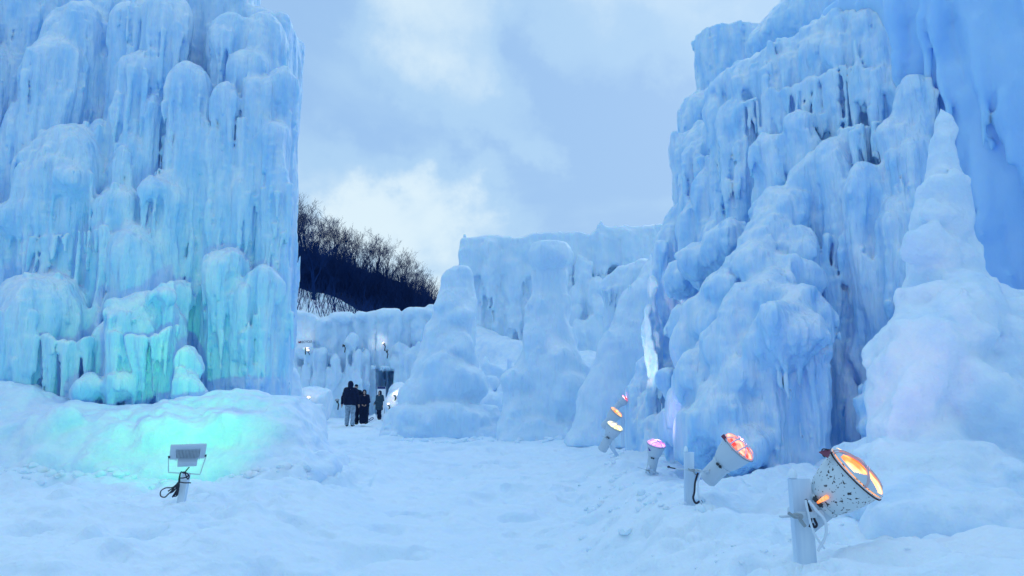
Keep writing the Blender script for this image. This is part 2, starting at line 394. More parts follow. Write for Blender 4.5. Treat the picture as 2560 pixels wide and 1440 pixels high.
# ------------------------------------------------------------------ ice building pieces
def column(I, px, yt, yb, w, Y, ribs=1.0, dome=None, k=.16, taper=1.0, icy=.22):
    """a frozen head with long runs hanging below it"""
    g_ = I.rng; dome = dome or g_.uniform(.85, 1.5)
    r = w * .5 * mpp(Y); top = at(px, yt, Y); bot = at(px, yb, Y); x, y = top.x, top.y
    zt = top.z - r * dome; zb = bot.z; H = zt - zb
    I.el((x, y, zt), (r * .92, r * .9, r * dome), k)
    I.el((x + g_.uniform(-.4, .4) * r, y - .1 * r, zt - r * g_.uniform(.4, .9)), (r * .8, r * .9, r * g_.uniform(.8, 1.6)), k)
    I.rc((x, y + .05 * r, zt - .2 * r), (x + g_.uniform(-.1, .1) * r, y + .15 * r, zb), r * .90, r * .84 * taper, k)
    n = max(4, int(r * 2.9 / .062 * ribs))
    for i in range(n):
        a = math.pi * (.96 + 1.08 * (i + g_.uniform(.1, .9)) / n); ca, sa = math.cos(a), math.sin(a); rr = max(I.h * .9, g_.uniform(.028, .075) * (.7 + r * .5))
        L = H * (g_.uniform(.6, 1.1) if g_.random() > icy else g_.uniform(.12, .5)); z0 = zt + r * g_.uniform(-.5, .35) * dome
        if g_.random() < .35: z0 -= H * g_.uniform(.1, .5)
        q = r * g_.uniform(.82, .95)
        I.rc((x + ca * q * .9, y + sa * q * .85, z0), (x + ca * q * g_.uniform(.9, 1.03), y + sa * q * .9, z0 - L), rr, rr * g_.uniform(.3, .9), .06)
    for i in range(int(H * .5 + r * 1.5)):                        # frozen shoulders on the way down
        z0 = zt - H * g_.random(); a = math.pi * (1 + g_.random()); s_ = r * g_.uniform(.2, .4)
        I.el((x + math.cos(a) * r * .72, y + math.sin(a) * r * .62, z0), (s_, s_, s_ * g_.uniform(1.5, 4)), .14)
def veil(I, n, x0, x1, z0, z1, lmin=.5, lmax=2.5, rad=.05, seed=1, out_=.0):
    """long thin runs of ice that start on the surface found there and hang straight down"""
    g_ = random.Random(seed); hit = np.argmax(I.F < 0, axis=1); ok = (I.F < 0).any(axis=1)
    for _ in range(n):
        x, z = g_.uniform(x0, x1), z0 + (z1 - z0) * g_.random(); i = int((x - I.lo[0]) / I.h); k_ = int((z - I.lo[2]) / I.h)
        if not (0 <= i < I.n[0] and 0 <= k_ < I.n[2]) or not ok[i, k_]: continue
        y = I.lo[1] + I.h * hit[i, k_]; L = g_.uniform(lmin, lmax) * g_.uniform(.5, 1); rr = max(I.h * .95, rad * g_.uniform(.6, 1.5))
        kk = max(0, int((z - L * .6 - I.lo[2]) / I.h)); y2 = I.lo[1] + I.h * hit[i, kk] if ok[i, kk] else y
        ye = min(max(y2, y - .12), y + .22); I.rc((x, y + rr * .35, z), (x + g_.uniform(-.02, .02), ye + rr * .3, z - L), rr, rr * g_.uniform(.25, .7), .05)
def curtain(I, pts, n, lmin, lmax, rad=.05, jitter=.06):
    """icicles along a polyline of (px, py, Y)"""
    g_ = I.rng
    P = [at(*p) for p in pts]
    for i in range(n):
        t = (i + g_.random()) / n * (len(P) - 1); j = min(int(t), len(P) - 2); p = P[j].lerp(P[j + 1], t - j)
        r0 = rad * g_.uniform(.6, 1.5); L = g_.uniform(lmin, lmax)
        p = p + Vector((g_.uniform(-1, 1) * jitter, g_.uniform(-1, 1) * jitter, 0))
        I.rc(p, p - Vector((g_.uniform(-.03, .03), -.02, L)), r0, .012, .04)
def lumps(I, items, k=.12, boil=3):
    g_ = I.rng
    for px, py, rpx, Y, *sq in items:
        r = rpx * mpp(Y); c = at(px, py, Y); q = sq[0] if sq else 1
        I.el(c, (r, r * .9, r * q), k)
        for i in range(boil):
            a, b = g_.uniform(0, 6.28), g_.uniform(-.3, 1.2); s_ = r * g_.uniform(.3, .55)
            I.el((c.x + math.cos(a) * math.cos(b) * r * .75, c.y - abs(math.sin(a)) * math.cos(b) * r * .7, c.z + math.sin(b) * r * .75 * q), s_, k)
def shell(I, sections, k=.3):
    """tapered limb through (px, py, width px, Y)"""
    P = [(at(px, py, Y), w * .5 * mpp(Y)) for px, py, w, Y in sections]
    for (a, ra), (b, rb) in zip(P[:-1], P[1:]): I.rc(a, b, ra, rb, k)

# ---- left ice wall
I = Field((-13.6, 11.9, .1), (-4.0, 19.2, 12.6), HQ, warp=.10, wcell=.5, seed=3, wz=3)
I.bx((-9.4, 17.2, 4.6), (3.6, .55, 5.4), .5, .2)
I.bx((-7.1, 17.0, 4.4), (1.0, .5, 4.3), .4, .2)
I.bx((-12.6, 15.6, 4.6), (.7, 1.4, 5.5), .5, .2, rz=-.3)
Lc = [(130, -60, 600, 190, 17.2), (270, -50, 600, 190, 17.4), (400, -60, 600, 170, 17.4), (-190, -60, 1000, 200, 14.4), (-90, 60, 1000, 150, 14.9), (575, -140, 600, 185, 17.9), (60, -60, 560, 150, 16.6), (20, 130, 900, 120, 16.0), (205, 8, 620, 155, 15.9), (325, 14, 900, 95, 15.7), (425, -14, 640, 118, 15.5),
      (148, 100, 560, 145, 15.2), (338, 140, 600, 95, 15.0), (482, 172, 980, 112, 14.9), (572, 206, 990, 78, 14.8),
      (585, 30, 1000, 120, 15.9), (662, 32, 1000, 118, 16.1), (628, 120, 990, 90, 15.4), (655, 190, 990, 84, 15.1), (702, 165, 990, 66, 15.3), (690, 300, 990, 74, 14.9),
      (255, 120, 700, 60, 16.0), (180, 318, 640, 205, 14.5), (340, 340, 900, 100, 14.8), (300, 472, 760, 110, 14.3), (432, 430, 900, 100, 14.6),
      (35, 508, 930, 130, 14.2), (-80, 420, 1000, 160, 14.0), (110, 560, 900, 100, 14.3), (180, 520, 960, 120, 14.3), (338, 560, 940, 165, 14.1), (250, 600, 980, 80, 14.2),
      (560, 620, 990, 105, 14.2), (610, 700, 990, 80, 14.1), (662, 665, 990, 90, 14.3), (445, 700, 960, 60, 14.0)]
LY = lambda Y: 14.7 + (Y - 14.7) * .68
for c in Lc: column(I, *c[:4], LY(c[4]))
for px, yt, w in [(530, 330, 60), (610, 420, 70), (700, 420, 60), (240, 300, 50), (385, 230, 50), (60, 250, 90), (455, 560, 60), (510, 300, 40), (20, 330, 90), (300, 250, 50)]: column(I, px, yt, 1000, w, LY(14.8), dome=1.8)
column(I, 110, 688, 1000, 245, 13.7, ribs=1.2, icy=.5, dome=.95)
column(I, 362, 736, 985, 180, 13.6, ribs=1.2, icy=.4, dome=.95)
column(I, 255, 800, 1010, 56, 13.5)
lumps(I, [(415, 745, 26, 13.3), (300, 790, 28, 13.2), (225, 980, 34, 12.9, 1.2), (300, 975, 32, 12.9, 1.2), (470, 920, 30, 13.1, 1.6), (478, 985, 42, 12.9),
          (60, 540, 50, 14.1), (390, 480, 40, 14.3, .8), (150, 470, 84, 14.3, .9), (100, 400, 40, 14.5)])
veil(I, 520, -11.5, -4.2, 1.6, 10, .8, 3.6, .045, seed=8)
curtain(I, [(-20, 830, 13.0), (100, 850, 12.95), (230, 850, 13.1)], 26, .5, 1.5, .06)
curtain(I, [(280, 830, 12.95), (360, 850, 12.9), (450, 820, 13.1)], 18, .5, 1.4, .06)
curtain(I, [(80, 600, 13.9), (180, 600, 13.8), (270, 560, 13.9)], 18, .4, 1.2, .05)
curtain(I, [(600, 300, 14.6), (735, 330, 15.2)], 14, 1, 3.5, .05)
curtain(I, [(520, 520, 14.6), (735, 520, 15.0)], 16, 1, 3.2, .05)
I.rough(flute=.10, fcell=.15, puff=.07, pcell=.3, fine=.007, long=1.5)
o = link_mesh('ice_wall', I.mesh('ice_wall'), M['ice']); tag(o, 'tall blue ice wall of merged bulbous columns at the left edge, tinted cyan low down', 'ice wall')

# ---- snow bank in front of it
I = Field((-12.5, 10.2, 0), (-2.2, 14.2, 2.4), .04, warp=.09, wcell=.5, seed=5)
prof = [(-250, 900), (-120, 915), (0, 950), (60, 972), (120, 1000), (200, 1018), (350, 1024), (420, 1008), (480, 990), (560, 980), (640, 975), (690, 990), (715, 1015)]
for (pa, ya), (pb, yb) in zip(prof[:-1], prof[1:]):
    A, B = at(pa, ya, 12.4), at(pb, yb, 12.4); r = .62
    A.z -= .17; B.z -= .17; I.rc((A.x, 12.6, A.z - r), (B.x, 12.6, B.z - r), r, r, .3)
    I.rc((min(A.x, -4.15), 12.1, .25), (min(B.x, -4.1), 12.1, .25), .85, .85, .5)
    I.bx(((A.x + B.x) / 2, 13.2, .5), (abs(B.x - A.x) / 2 + .1, .7, max(.2, (A.z + B.z) / 2 - .75)), .2, .3)
shell(I, [(700, 1065, 70, 12.0), (712, 1120, 80, 11.8), (722, 1190, 90, 11.5)], .3)
lumps(I, [(I.rng.uniform(60, 740), I.rng.uniform(1060, 1175), I.rng.uniform(18, 46), I.rng.uniform(11.3, 11.6), I.rng.uniform(.6, 1)) for _ in range(34)], .22, boil=2)
shell(I, [(680, 1040, 70, 12.2), (690, 1130, 190, 11.8)], .4)
lumps(I, [(700, 1205, 30, 10.9, .6), (755, 1210, 26, 10.8, .6), (640, 1190, 26, 11.1, .6), (735, 1180, 30, 11.1, .7), (90, 1175, 40, 11.2, .5), (240, 1180, 30, 11.1, .5)], .1)
for px, py, Y, rp in [(60, 1178, 11.1, 70), (180, 1182, 11.1, 80), (320, 1180, 11.1, 80), (450, 1182, 11.1, 60), (560, 1184, 11.1, 70), (650, 1196, 11.0, 60), (720, 1206, 10.9, 60), (775, 1200, 11.2, 50), (800, 1150, 12.2, 50)]:
    c = at(px, py, Y); I.el((c.x, c.y + .1, .30), (rp * mpp(Y) * 1.3, .45, .26), .35)
I.rough(flute=.03, fcell=.4, puff=.14, pcell=.38, fine=.012, long=.6)
o = link_mesh('snow_bank', I.mesh('snow_bank'), M['rough_snow']); tag(o, 'low rounded snow bank lit green at the foot of the left ice wall', 'snow bank')

# crumbled snow along the foot of the banks
cm = MB(); g_ = random.Random(5)
def clod(x, y, r):
    bm = bmesh.new(); bmesh.ops.create_icosphere(bm, subdivisions=2, radius=r); o_ = g_.random() * 50
    for v in bm.verts:
        n_ = float(vnoise(np.array([v.co.x / r * 1.1 + o_]), np.array([v.co.y / r * 1.1]), np.array([v.co.z / r * 1.1]), 31)[0]); v.co = v.co * (1 + .38 * n_); v.co.z *= .7; v.co += Vector((x, y, gz(x, y) + r * .12))
    bm.verts.index_update(); cm.add([v.co.copy() for v in bm.verts], [[v.index for v in f.verts] for f in bm.faces]); bm.free()
for i in range(150): x = g_.uniform(-7.6, -2.6); clod(x, 10.9 + g_.gauss(0, .35) - .15 * abs(x + 4), g_.uniform(.02, .09) ** 1.0)
for i in range(40): clod(g_.uniform(-3.9, -2.8), g_.uniform(10.2, 11.8), g_.uniform(.03, .12))
for i in range(90): y = g_.uniform(6, 17); clod(np.interp(y, [6, 9, 12, 17], [1.5, 1.3, 1.5, 2.4]) + g_.gauss(0, .25), y, g_.uniform(.015, .06))
for i in range(70): clod(g_.uniform(-3.8, 2.4), g_.uniform(21.3, 23.6), g_.uniform(.04, .14))
for i in range(60): clod(g_.uniform(.6, 2.6), g_.uniform(3.4, 5.4), g_.uniform(.006, .022))
o = cm.build('snow_clods', M['snow']); tag(o, 'crumbled lumps of snow scattered along the foot of the banks', 'snow clods', kind='stuff')

# ---- right ice cliff
I = Field((2.5, 8.2, -.1), (10.2, 19.6, 10.3), HQ, warp=.11, wcell=.45, seed=11, wz=2)
for px, yt, Y, w in [(1765, 380, 18.2, 150), (1790, 300, 16.4, 200), (1880, 200, 15.2, 240), (1990, 170, 14.4, 280), (2110, 130, 13.6, 300), (2230, 130, 12.9, 300), (2340, 60, 12.5, 300)]:
    r = w * .5 * mpp(Y); T = at(px, yt, Y); I.rc((T.x, T.y, T.z - r), (T.x, T.y, .3), r, r * 1.1, .4)
column(I, 1815, 12, 500, 182, 17.6, dome=.9); column(I, 1880, 60, 500, 90, 17.2)
column(I, 1745, 225, 640, 96, 17.2)
shell(I, [(1920, 110, 110, 15.8), (2000, 60, 150, 15.4), (2060, 30, 170, 15.2), (2150, 0, 200, 15.0), (2300, -80, 240, 15)], .3)
for (pa, ya, Ya), (pb, yb, Yb) in zip([(1790, 235, 14.6), (1850, 175, 14.1), (1950, 145, 13.6), (2040, 95, 13.0), (2110, 65, 12.5), (2180, 55, 12.0)],
                                     [(1850, 175, 14.1), (1950, 145, 13.6), (2040, 95, 13.0), (2110, 65, 12.5), (2180, 55, 12.0), (2245, 85, 11.5)]):
    I.rc(at(pa, ya, Ya), at(pb, yb, Yb), .24, .24, .2)
Rc = [(1795, 240, 640, 70, 14.5), (1852, 158, 700, 92, 14.0), (1915, 150, 620, 84, 13.6), (1975, 130, 560, 84, 13.3), (2035, 95, 520, 80, 12.9), (2090, 70, 480, 90, 12.5),
      (2150, 55, 470, 84, 12.2), (2205, 60, 430, 84, 11.8), (2255, 120, 520, 76, 11.6), (2300, 110, 760, 90, 11.3), (2345, 190, 900, 90, 11.3), (2390, 300, 900, 80, 11.0),
      (1705, 330, 560, 56, 16.8), (1742, 350, 620, 84, 15.8), (1775, 420, 700, 70, 15.0), (1690, 520, 900, 80, 16.6), (1735, 505, 900, 84, 15.4), (1785, 540, 900, 90, 14.6),
      (1832, 250, 720, 74, 13.9), (1985, 278, 560, 64, 12.6), (1925, 330, 700, 90, 12.9), (2075, 342, 800, 130, 11.9), (2010, 392, 760, 100, 12.2), (2160, 398, 930, 130, 11.2),
      (2275, 192, 560, 74, 10.9), (2240, 290, 900, 70, 11.0), (2292, 345, 960, 60, 10.7), (2230, 500, 1000, 90, 10.8), (2135, 560, 960, 60, 11.4), (2290, 600, 1050, 80, 10.5)]
for c in Rc: column(I, *c)
column(I, 1690, 820, 1110, 70, 16.2); column(I, 1668, 900, 1120, 44, 15.9); column(I, 1672, 560, 1095, 60, 16.4); column(I, 1650, 600, 1110, 36, 16.0, ribs=2); column(I, 1636, 690, 1110, 26, 15.6, ribs=2, dome=1.2); column(I, 1627, 760, 1120, 14, 15.4, ribs=2, dome=1.5)
shell(I, [(1606, 905, 34, 16.6), (1598, 980, 56, 16.4), (1590, 1080, 76, 16.2), (1590, 1130, 80, 16.1)], .3); shell(I, [(1640, 1000, 50, 15.8), (1640, 1130, 70, 15.6)], .3)
curtain(I, [(1850, 260, 13.6), (2000, 220, 12.8), (2100, 180, 12.1), (2250, 170, 11.3)], 46, .6, 2.3, .05)
curtain(I, [(2080, 330, 12.0), (2250, 300, 11.0)], 22, .5, 1.2, .04)
curtain(I, [(1700, 380, 16), (1830, 420, 14)], 16, .6, 2, .05)
for px, Y in [(1640, 16.5), (1700, 14.5), (1760, 12.9), (1840, 12), (1920, 11.4), (2000, 11.3), (2300, 9.8)]:
    c = at(px, 1150, Y); I.rc((c.x, c.y + .2, .1), (c.x, c.y + .2, .7), .7, .5, .4)
veil(I, 620, 2.9, 7.8, 1.5, 9.2, .5, 2.4, .042, seed=9)
# boulder-like heap in front of it
heap = [(1955, 560, 62, 12.1), (1925, 610, 70, 11.9), (1985, 640, 62, 11.7), (1880, 680, 74, 11.8), (1960, 720, 76, 11.4), (1830, 740, 74, 12.0), (1900, 790, 96, 11.2), (1800, 810, 80, 12.1),
        (1990, 800, 82, 10.7), (1960, 850, 86, 10.5), (1850, 870, 90, 11.1), (1760, 880, 70, 12.4), (1780, 950, 90, 11.7), (1880, 940, 90, 10.9), (1740, 1020, 70, 12.2), (1830, 1040, 100, 11.0), (1900, 1050, 60, 10.7), (1760, 1100, 80, 11.4),
        (1700, 1080, 50, 12.8), (1690, 960, 40, 13.6), (1860, 1130, 60, 10.6), (2010, 840, 55, 10.3), (1940, 520, 40, 12.3), (2040, 850, 40, 10.5), (1720, 820, 50, 13.6), (1700, 700, 46, 14.8), (1760, 660, 60, 13.8), (1810, 620, 60, 13.2)]
lumps(I, heap, .14, boil=5)
for px in range(1900, 2075, 17):
    j = I.rng; c = at(px + j.uniform(-6, 6), 880 + j.uniform(-30, 30), 10.45 + j.uniform(0, .3)); b = at(px + j.uniform(-10, 6), j.uniform(1080, 1200), 10.35 + j.uniform(0, .3))
    I.rc(c, b, j.uniform(.09, .14), j.uniform(.03, .09), .05)
for px in (2060, 2085, 2105, 2125, 2140):
    j = I.rng; I.rc(at(px, 600, 11.6), at(px + j.uniform(-6, 6), j.uniform(960, 1180), 11.3), .10, .03, .04)
curtain(I, [(1960, 900, 10.2), (2060, 900, 10.4)], 12, .5, 1.3, .04)
column(I, 1930, 960, 1195, 40, 10.5); column(I, 1985, 980, 1195, 36, 10.6); column(I, 2030, 960, 1195, 34, 10.6)
lumps(I, [(2185, 960, 36, 10.0), (2165, 1010, 28, 10.0), (2190, 1060, 40, 9.9), (2175, 1130, 30, 9.7), (2180, 900, 30, 10.3)], .1)
I.rough(flute=.10, fcell=.15, puff=.11, pcell=.28, fine=.007, long=1.1)
o = link_mesh('ice_cliff', I.mesh('ice_cliff'), M['ice']); tag(o, 'tall right hand ice cliff with icicle curtains and a boulder like heap below', 'ice cliff')

# ---- pointed cone at the right
I = Field((2.0, 3.9, .3), (6.4, 8.0, 5.0), .024, warp=.07, wcell=.3, seed=17, pad=.15)
cone = [(2364, 268, 6, 6.5), (2368, 290, 34, 6.5), (2366, 320, 54, 6.5), (2356, 356, 56, 6.5), (2352, 400, 74, 6.5), (2356, 480, 120, 6.5), (2354, 570, 168, 6.5), (2362, 650, 200, 6.5), (2372, 730, 240, 6.45), (2385, 820, 290, 6.4)]
shell(I, [(a, b, w * (.72 if b > 330 else .8), Y) for a, b, w, Y in cone], .1)
lumps(I, [(2326, 620, 42, 6.25), (2390, 650, 40, 6.3), (2345, 540, 30, 6.3), (2372, 470, 22, 6.35), (2312, 760, 54, 6.1), (2420, 770, 70, 6.1), (2470, 830, 95, 6.2), (2360, 850, 130, 5.95, .8), (2260, 900, 90, 6.1), (2480, 930, 120, 6.0),
          (2330, 960, 130, 5.8), (2240, 1000, 84, 5.95), (2225, 1070, 66, 5.9), (2420, 1030, 140, 5.75, .8), (2300, 1090, 110, 5.7), (2540, 1000, 120, 6.0), (2560, 1080, 120, 5.95), (2440, 1130, 120, 5.7), (2240, 1140, 60, 5.8),
          (2640, 960, 110, 6.3), (2650, 1080, 120, 6.2)], .08, boil=8)
lumps(I, [(2330, 1190, 110, 5.35, .55), (2240, 1200, 70, 5.5, .6), (2420, 1240, 120, 5.2, .5), (2520, 1290, 110, 5.05, .5), (2620, 1330, 120, 5.0, .5), (2200, 1260, 80, 5.3, .5), (2330, 1290, 120, 4.9, .4), (2450, 1340, 120, 4.6, .4), (2240, 1330, 70, 4.8, .4), (2600, 1420, 120, 4.4, .4)], .25, boil=3)
I.bx((4.2, 6.4, .5), (.9, .8, .3), .3, .3)
I.rough(flute=.02, fcell=.2, puff=.10, pcell=.2, fine=.007, long=.4)
o = link_mesh('ice_cone', I.mesh('ice_cone'), M['rough_snow']); tag(o, 'pointed knobbly cone of snowy ice at the right, leaning against the smooth blue wall', 'ice cone')

# ---- smooth wall behind the cone, rising out of the frame
I = Field((4.8, 4.8, .2), (11.0, 14.8, 8.6), .055, warp=.12, wcell=1.4, seed=19)
for i in range(9):
    t = i / 8; x = 6.9 + 2.4 * t; y = 13.3 - 6.9 * t ** .9
    zt = 9.5
    I.rc((x + .5 - .1 * t, y + .35, -.2), (x - .25 - .5 * t, y - .1 - 1.0 * t, zt), .85, .95, .8)
for px in range(2470, 2800, 17):
    j = I.rng; I.rc(at(px, 930 + j.uniform(-60, 90), 7.7), at(px + 6, 1300, 7.4), .05, .11, .08)
veil(I, 110, 5.2, 10, 1.2, 4.5, .6, 2, .05, seed=10)
veil(I, 260, 5.2, 10.5, 2, 8.4, 1.2, 4, .10, seed=16)
I.rough(flute=.22, fcell=.42, puff=.16, pcell=.6, fine=.012, long=2.6)
o = link_mesh('ice_overhang', I.mesh('ice_overhang'), M['ice_smooth_shaded']); tag(o, 'smooth deep blue ice wall rising out of the picture behind the pointed cone', 'ice wall')

# ---- leaning buttress between the middle pillar and the right cliff
I = Field((1.4, 18.4, 0), (5.4, 24, 6.8), .05, warp=.10, seed=23)
shell(I, [(1660, 660, 90, 21.4), (1612, 770, 120, 21), (1560, 880, 130, 20.6), (1520, 990, 130, 20.4), (1490, 1100, 120, 20.2)], .2); shell(I, [(1600, 900, 120, 20.9), (1580, 1000, 130, 20.8), (1560, 1100, 130, 20.6)], .3)
for c in [(1655, 636, 1000, 90, 22.2), (1600, 645, 900, 90, 22.2), (1560, 665, 900, 80, 22.3), (1530, 690, 860, 56, 22.4), (1620, 760, 1080, 80, 21.6)]: column(I, *c, ribs=.8, icy=.1)
curtain(I, [(1515, 730, 22.0), (1600, 700, 21.8)], 14, .5, 1.8, .06)
shell(I, [(1462, 1100, 60, 20.2), (1550, 1110, 60, 19.8)], .3); I.bx((2.6, 20.3, -.1), (.9, .5, .1), .3, .4)
veil(I, 120, 1.6, 5, .3, 5.6, .4, 1.8, .05, seed=15)
I.rough(flute=.05, fcell=.25, puff=.08, pcell=.36)
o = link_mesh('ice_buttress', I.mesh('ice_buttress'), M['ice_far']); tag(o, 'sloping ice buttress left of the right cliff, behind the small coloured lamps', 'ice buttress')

# ---- two middle pillars
I = Field((-5.1, 23.0, -.1), (.1, 28.2, 5.9), .055, warp=.11, seed=29)
shell(I, [(1148, 700, 76, 26.5), (1142, 760, 90, 26.4), (1124, 850, 120, 26.3), (1112, 930, 160, 26.2), (1110, 1010, 180, 26)], .25)
lumps(I, [(1132, 770, 32, 26.0), (1150, 800, 34, 25.9), (1100, 865, 36, 25.8), (1145, 880, 44, 25.6), (1072, 945, 42, 25.6), (1180, 960, 40, 25.4), (1120, 960, 70, 25.2), (1050, 1000, 50, 25.3)], .2, boil=5)
lumps(I, [(1010, 1052, 42, 24.6, .8), (1070, 1050, 50, 24.4, .8), (1140, 1050, 52, 24.4, .8), (1200, 1052, 46, 24.7, .85), (1232, 1060, 26, 24.9), (985, 1060, 26, 24.9, .9)], .3, boil=3)
I.bx((-2.45, 25.3, 0), (1.35, .55, .15), .45, .4); I.bx((-2.3, 24.5, -.1), (1.75, .5, .05), .25, .4)
I.rough(flute=.04, fcell=.25, puff=.13, pcell=.36)
o = link_mesh('ice_pillar', I.mesh('ice_pillar'), M['ice_far']); tag(o, 'squat cone shaped ice pillar on a snowy plinth, nearest the walking people', 'ice pillar')
I = Field((-.5, 21.8, -.1), (3.0, 25.8, 6.3), .05, warp=.09, seed=31)
shell(I, [(1376, 640, 76, 24), (1372, 690, 84, 24), (1372, 770, 96, 24), (1372, 850, 124, 23.9), (1368, 940, 156, 23.8), (1362, 1040, 172, 23.7)], .2)
I.el(at(1376, 640, 23.8), (.70, .68, .60), .10); I.el(at(1378, 690, 24), (.56, .55, .5), .1)
lumps(I, [(1420, 990, 60, 23.2, 1.1), (1400, 900, 44, 23.4), (1300, 960, 44, 23.5), (1310, 1040, 50, 23.2), (1445, 940, 30, 23.6), (1340, 860, 30, 23.6)], .3, boil=3)
curtain(I, [(1330, 1000, 23.0), (1455, 990, 23.1)], 12, .5, 1.0, .07)
shell(I, [(1262, 1074, 44, 22.8), (1350, 1076, 48, 22.6), (1436, 1074, 44, 22.8)], .2); I.bx((1.0, 23.2, -.1), (1.1, .8, .05), .3, .4)
veil(I, 110, -.1, 2.6, .3, 4.6, .3, 1.4, .05, seed=14)
I.rough(flute=.045, fcell=.25, puff=.08, pcell=.4)
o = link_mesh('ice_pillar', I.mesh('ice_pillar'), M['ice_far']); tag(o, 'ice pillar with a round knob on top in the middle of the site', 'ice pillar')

# ---- long wall behind the two pillars, on a raised snow terrace
I = Field((-4.0, 32.4, 1.6), (8.6, 38.6, 10.4), .07, warp=.12, seed=37, pad=.25)
for a, b, ya, yb, Y in [(1165, 1330, 600, 592, 36.2), (1330, 1500, 592, 572, 36), (1500, 1690, 568, 572, 36)]:
    A, B = at(a, ya, Y), at(b, yb, Y); zt = min(A.z, B.z); I.bx(((A.x + B.x) / 2, Y + .4, zt - .95), ((B.x - A.x) / 2 + .05, .9, .75), .28, .25)
A, B = at(1190, 670, 36.6), at(1690, 670, 36.6); I.bx(((A.x + B.x) / 2, 37.1, 4.4), ((B.x - A.x) / 2, .6, 3.0), .3, .3)
for px in range(1205, 1700, 34):
    j = I.rng; column(I, px, 650 + j.uniform(0, 40), 850 + j.uniform(0, 40), 40 + j.uniform(0, 14), 35.9 + j.uniform(-.2, .3), ribs=.8)
for c in [(1455, 640, 900, 46, 35.0), (1490, 690, 900, 40, 34.6), (1435, 715, 900, 40, 34.8), (1480, 790, 920, 44, 34.2), (1500, 740, 900, 36, 34.3), (1450, 800, 900, 36, 34.2), (1225, 600, 720, 50, 35.6), (1285, 640, 820, 40, 35.6), (1420, 600, 720, 56, 35.5), (1570, 570, 700, 50, 35.4)]: column(I, *c, ribs=.7)
veil(I, 420, -2.6, 8.2, 4, 9.6, .6, 2.8, .07, seed=13)
I.rough(flute=.09, fcell=.3, puff=.07, pcell=.5, fine=.015)
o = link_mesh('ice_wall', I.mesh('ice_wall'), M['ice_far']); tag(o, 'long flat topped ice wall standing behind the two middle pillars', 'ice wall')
I = Field((-4.4, 27.5, -.2), (8.5, 39.5, 4.6), .09, warp=.15, wcell=.9, seed=41, pad=.3)
for pa, ya, Ya, pb, yb, Yb in [(1170, 800, 36.5, 1240, 845, 34.5), (1240, 845, 34.5, 1300, 860, 33.5), (1300, 860, 33.5, 1420, 880, 33), (1420, 880, 33, 1700, 900, 33)]:
    A, B = at(pa, ya, Ya), at(pb, yb, Yb)
    I.rc((A.x, A.y, A.z - 1), (B.x, B.y, B.z - 1), 1.0, 1.0, .5); I.rc((A.x, A.y + 2, A.z - 1), (B.x, B.y + 2, B.z - 1), 1.1, 1.1, .6); I.rc((A.x, A.y - 2.2, .3), (B.x, B.y - 2.2, .3), 1.7, 1.7, 1.2); I.rc((A.x, A.y, .3), (B.x, B.y, .3), 1.8, 1.8, 1)
for px in range(1205, 1290, 9):
    j = I.rng; I.rc(at(px, 905 + j.uniform(-20, 30), 29.6), at(px, 1000 + j.uniform(-30, 20), 29.4), .13, .05, .06)
lumps(I, [(1225, 960, 26, 29.2), (1225, 1000, 22, 28.8), (1270, 985, 26, 28.9), (1250, 1010, 20, 28.6), (1480, 930, 40, 30)], .15)
I.rough(flute=.04, fcell=.3, puff=.12, pcell=.7, fine=.015)
o = link_mesh('snow_terrace', I.mesh('snow_terrace'), M['rough_snow']); tag(o, 'raised snow terrace carrying the long ice wall, seen between the pillars', 'snow terrace')

# ---- back wall with the doorway
I = Field((-14.6, 37.2, -.2), (-3.4, 45.4, 7.0), .07, warp=.10, seed=43, pad=.25)
A, B = at(640, 800, 40.6), at(1100, 790, 40.6); I.bx(((A.x + B.x) / 2, 41.2, 2.4), ((B.x - A.x) / 2, .7, A.z - 2.62), .3, .3)
for i, px in enumerate(range(690, 1110, 30)):
    j = I.rng; yt = np.interp(px, [690, 800, 900, 1000, 1080], [790, 788, 780, 774, 763]) - 4; column(I, px, yt + j.uniform(-2, 14), 1050, 38 + j.uniform(-4, 10), 40.2 + j.uniform(-.2, .2), ribs=1.0, icy=.3, k=.08)
for px, py, w in [(742, 775, 44), (820, 792, 36), (862, 780, 46), (910, 780, 38), (968, 776, 58), (1040, 770, 50), (1080, 768, 40)]:
    r = w * .62 * mpp(40); I.el(at(px, py + 17, 40.3), (r, .8, r * .6), .2)
for px in range(720, 930, 15):
    j = I.rng; column(I, px, 885 + j.uniform(-20, 45), 1050, 17 + j.uniform(0, 8), 39.3 + j.uniform(-.2, .2), ribs=1, k=.06, dome=1.6)
for px in range(985, 1080, 17):
    j = I.rng; column(I, px, 850 + (1080 - px) * .5 + j.uniform(-20, 20), 1050, 22, 39.2, ribs=1, k=.06, dome=1.6)
for px, py in [(880, 855), (800, 890), (900, 900), (1000, 880), (1020, 930), (760, 880)]: lumps(I, [(px, py, 20, 39.4)], .15)
I.bx((-7.2, 43.4, 1.8), (2.2, 1.2, 1.8), .3, .3)
veil(I, 420, -14, -4, .3, 4.8, .5, 2.6, .06, seed=12)
A = at(953, 968, 38.8); I.bx((A.x, 40.2, A.z - .75), (.46, 3.2, 1.62), .06, 0, cut=True)
for px in (936, 946, 957, 968):
    I.rc(at(px, 900, 42.4), at(px, 1040, 42.4), .12, .09, .04)
for px in range(930, 978, 6):
    j = I.rng; I.rc(at(px, 915, 38.9), at(px, 930 + j.uniform(-8, 10), 38.9), .07, .02, .04)
I.rough(flute=.08, fcell=.28, puff=.06, pcell=.45, fine=.012)
o = link_mesh('ice_wall', I.mesh('ice_wall'), M['ice_far']); tag(o, 'back ice wall with snow caps along its top, a recycling board and a dark doorway', 'ice wall')
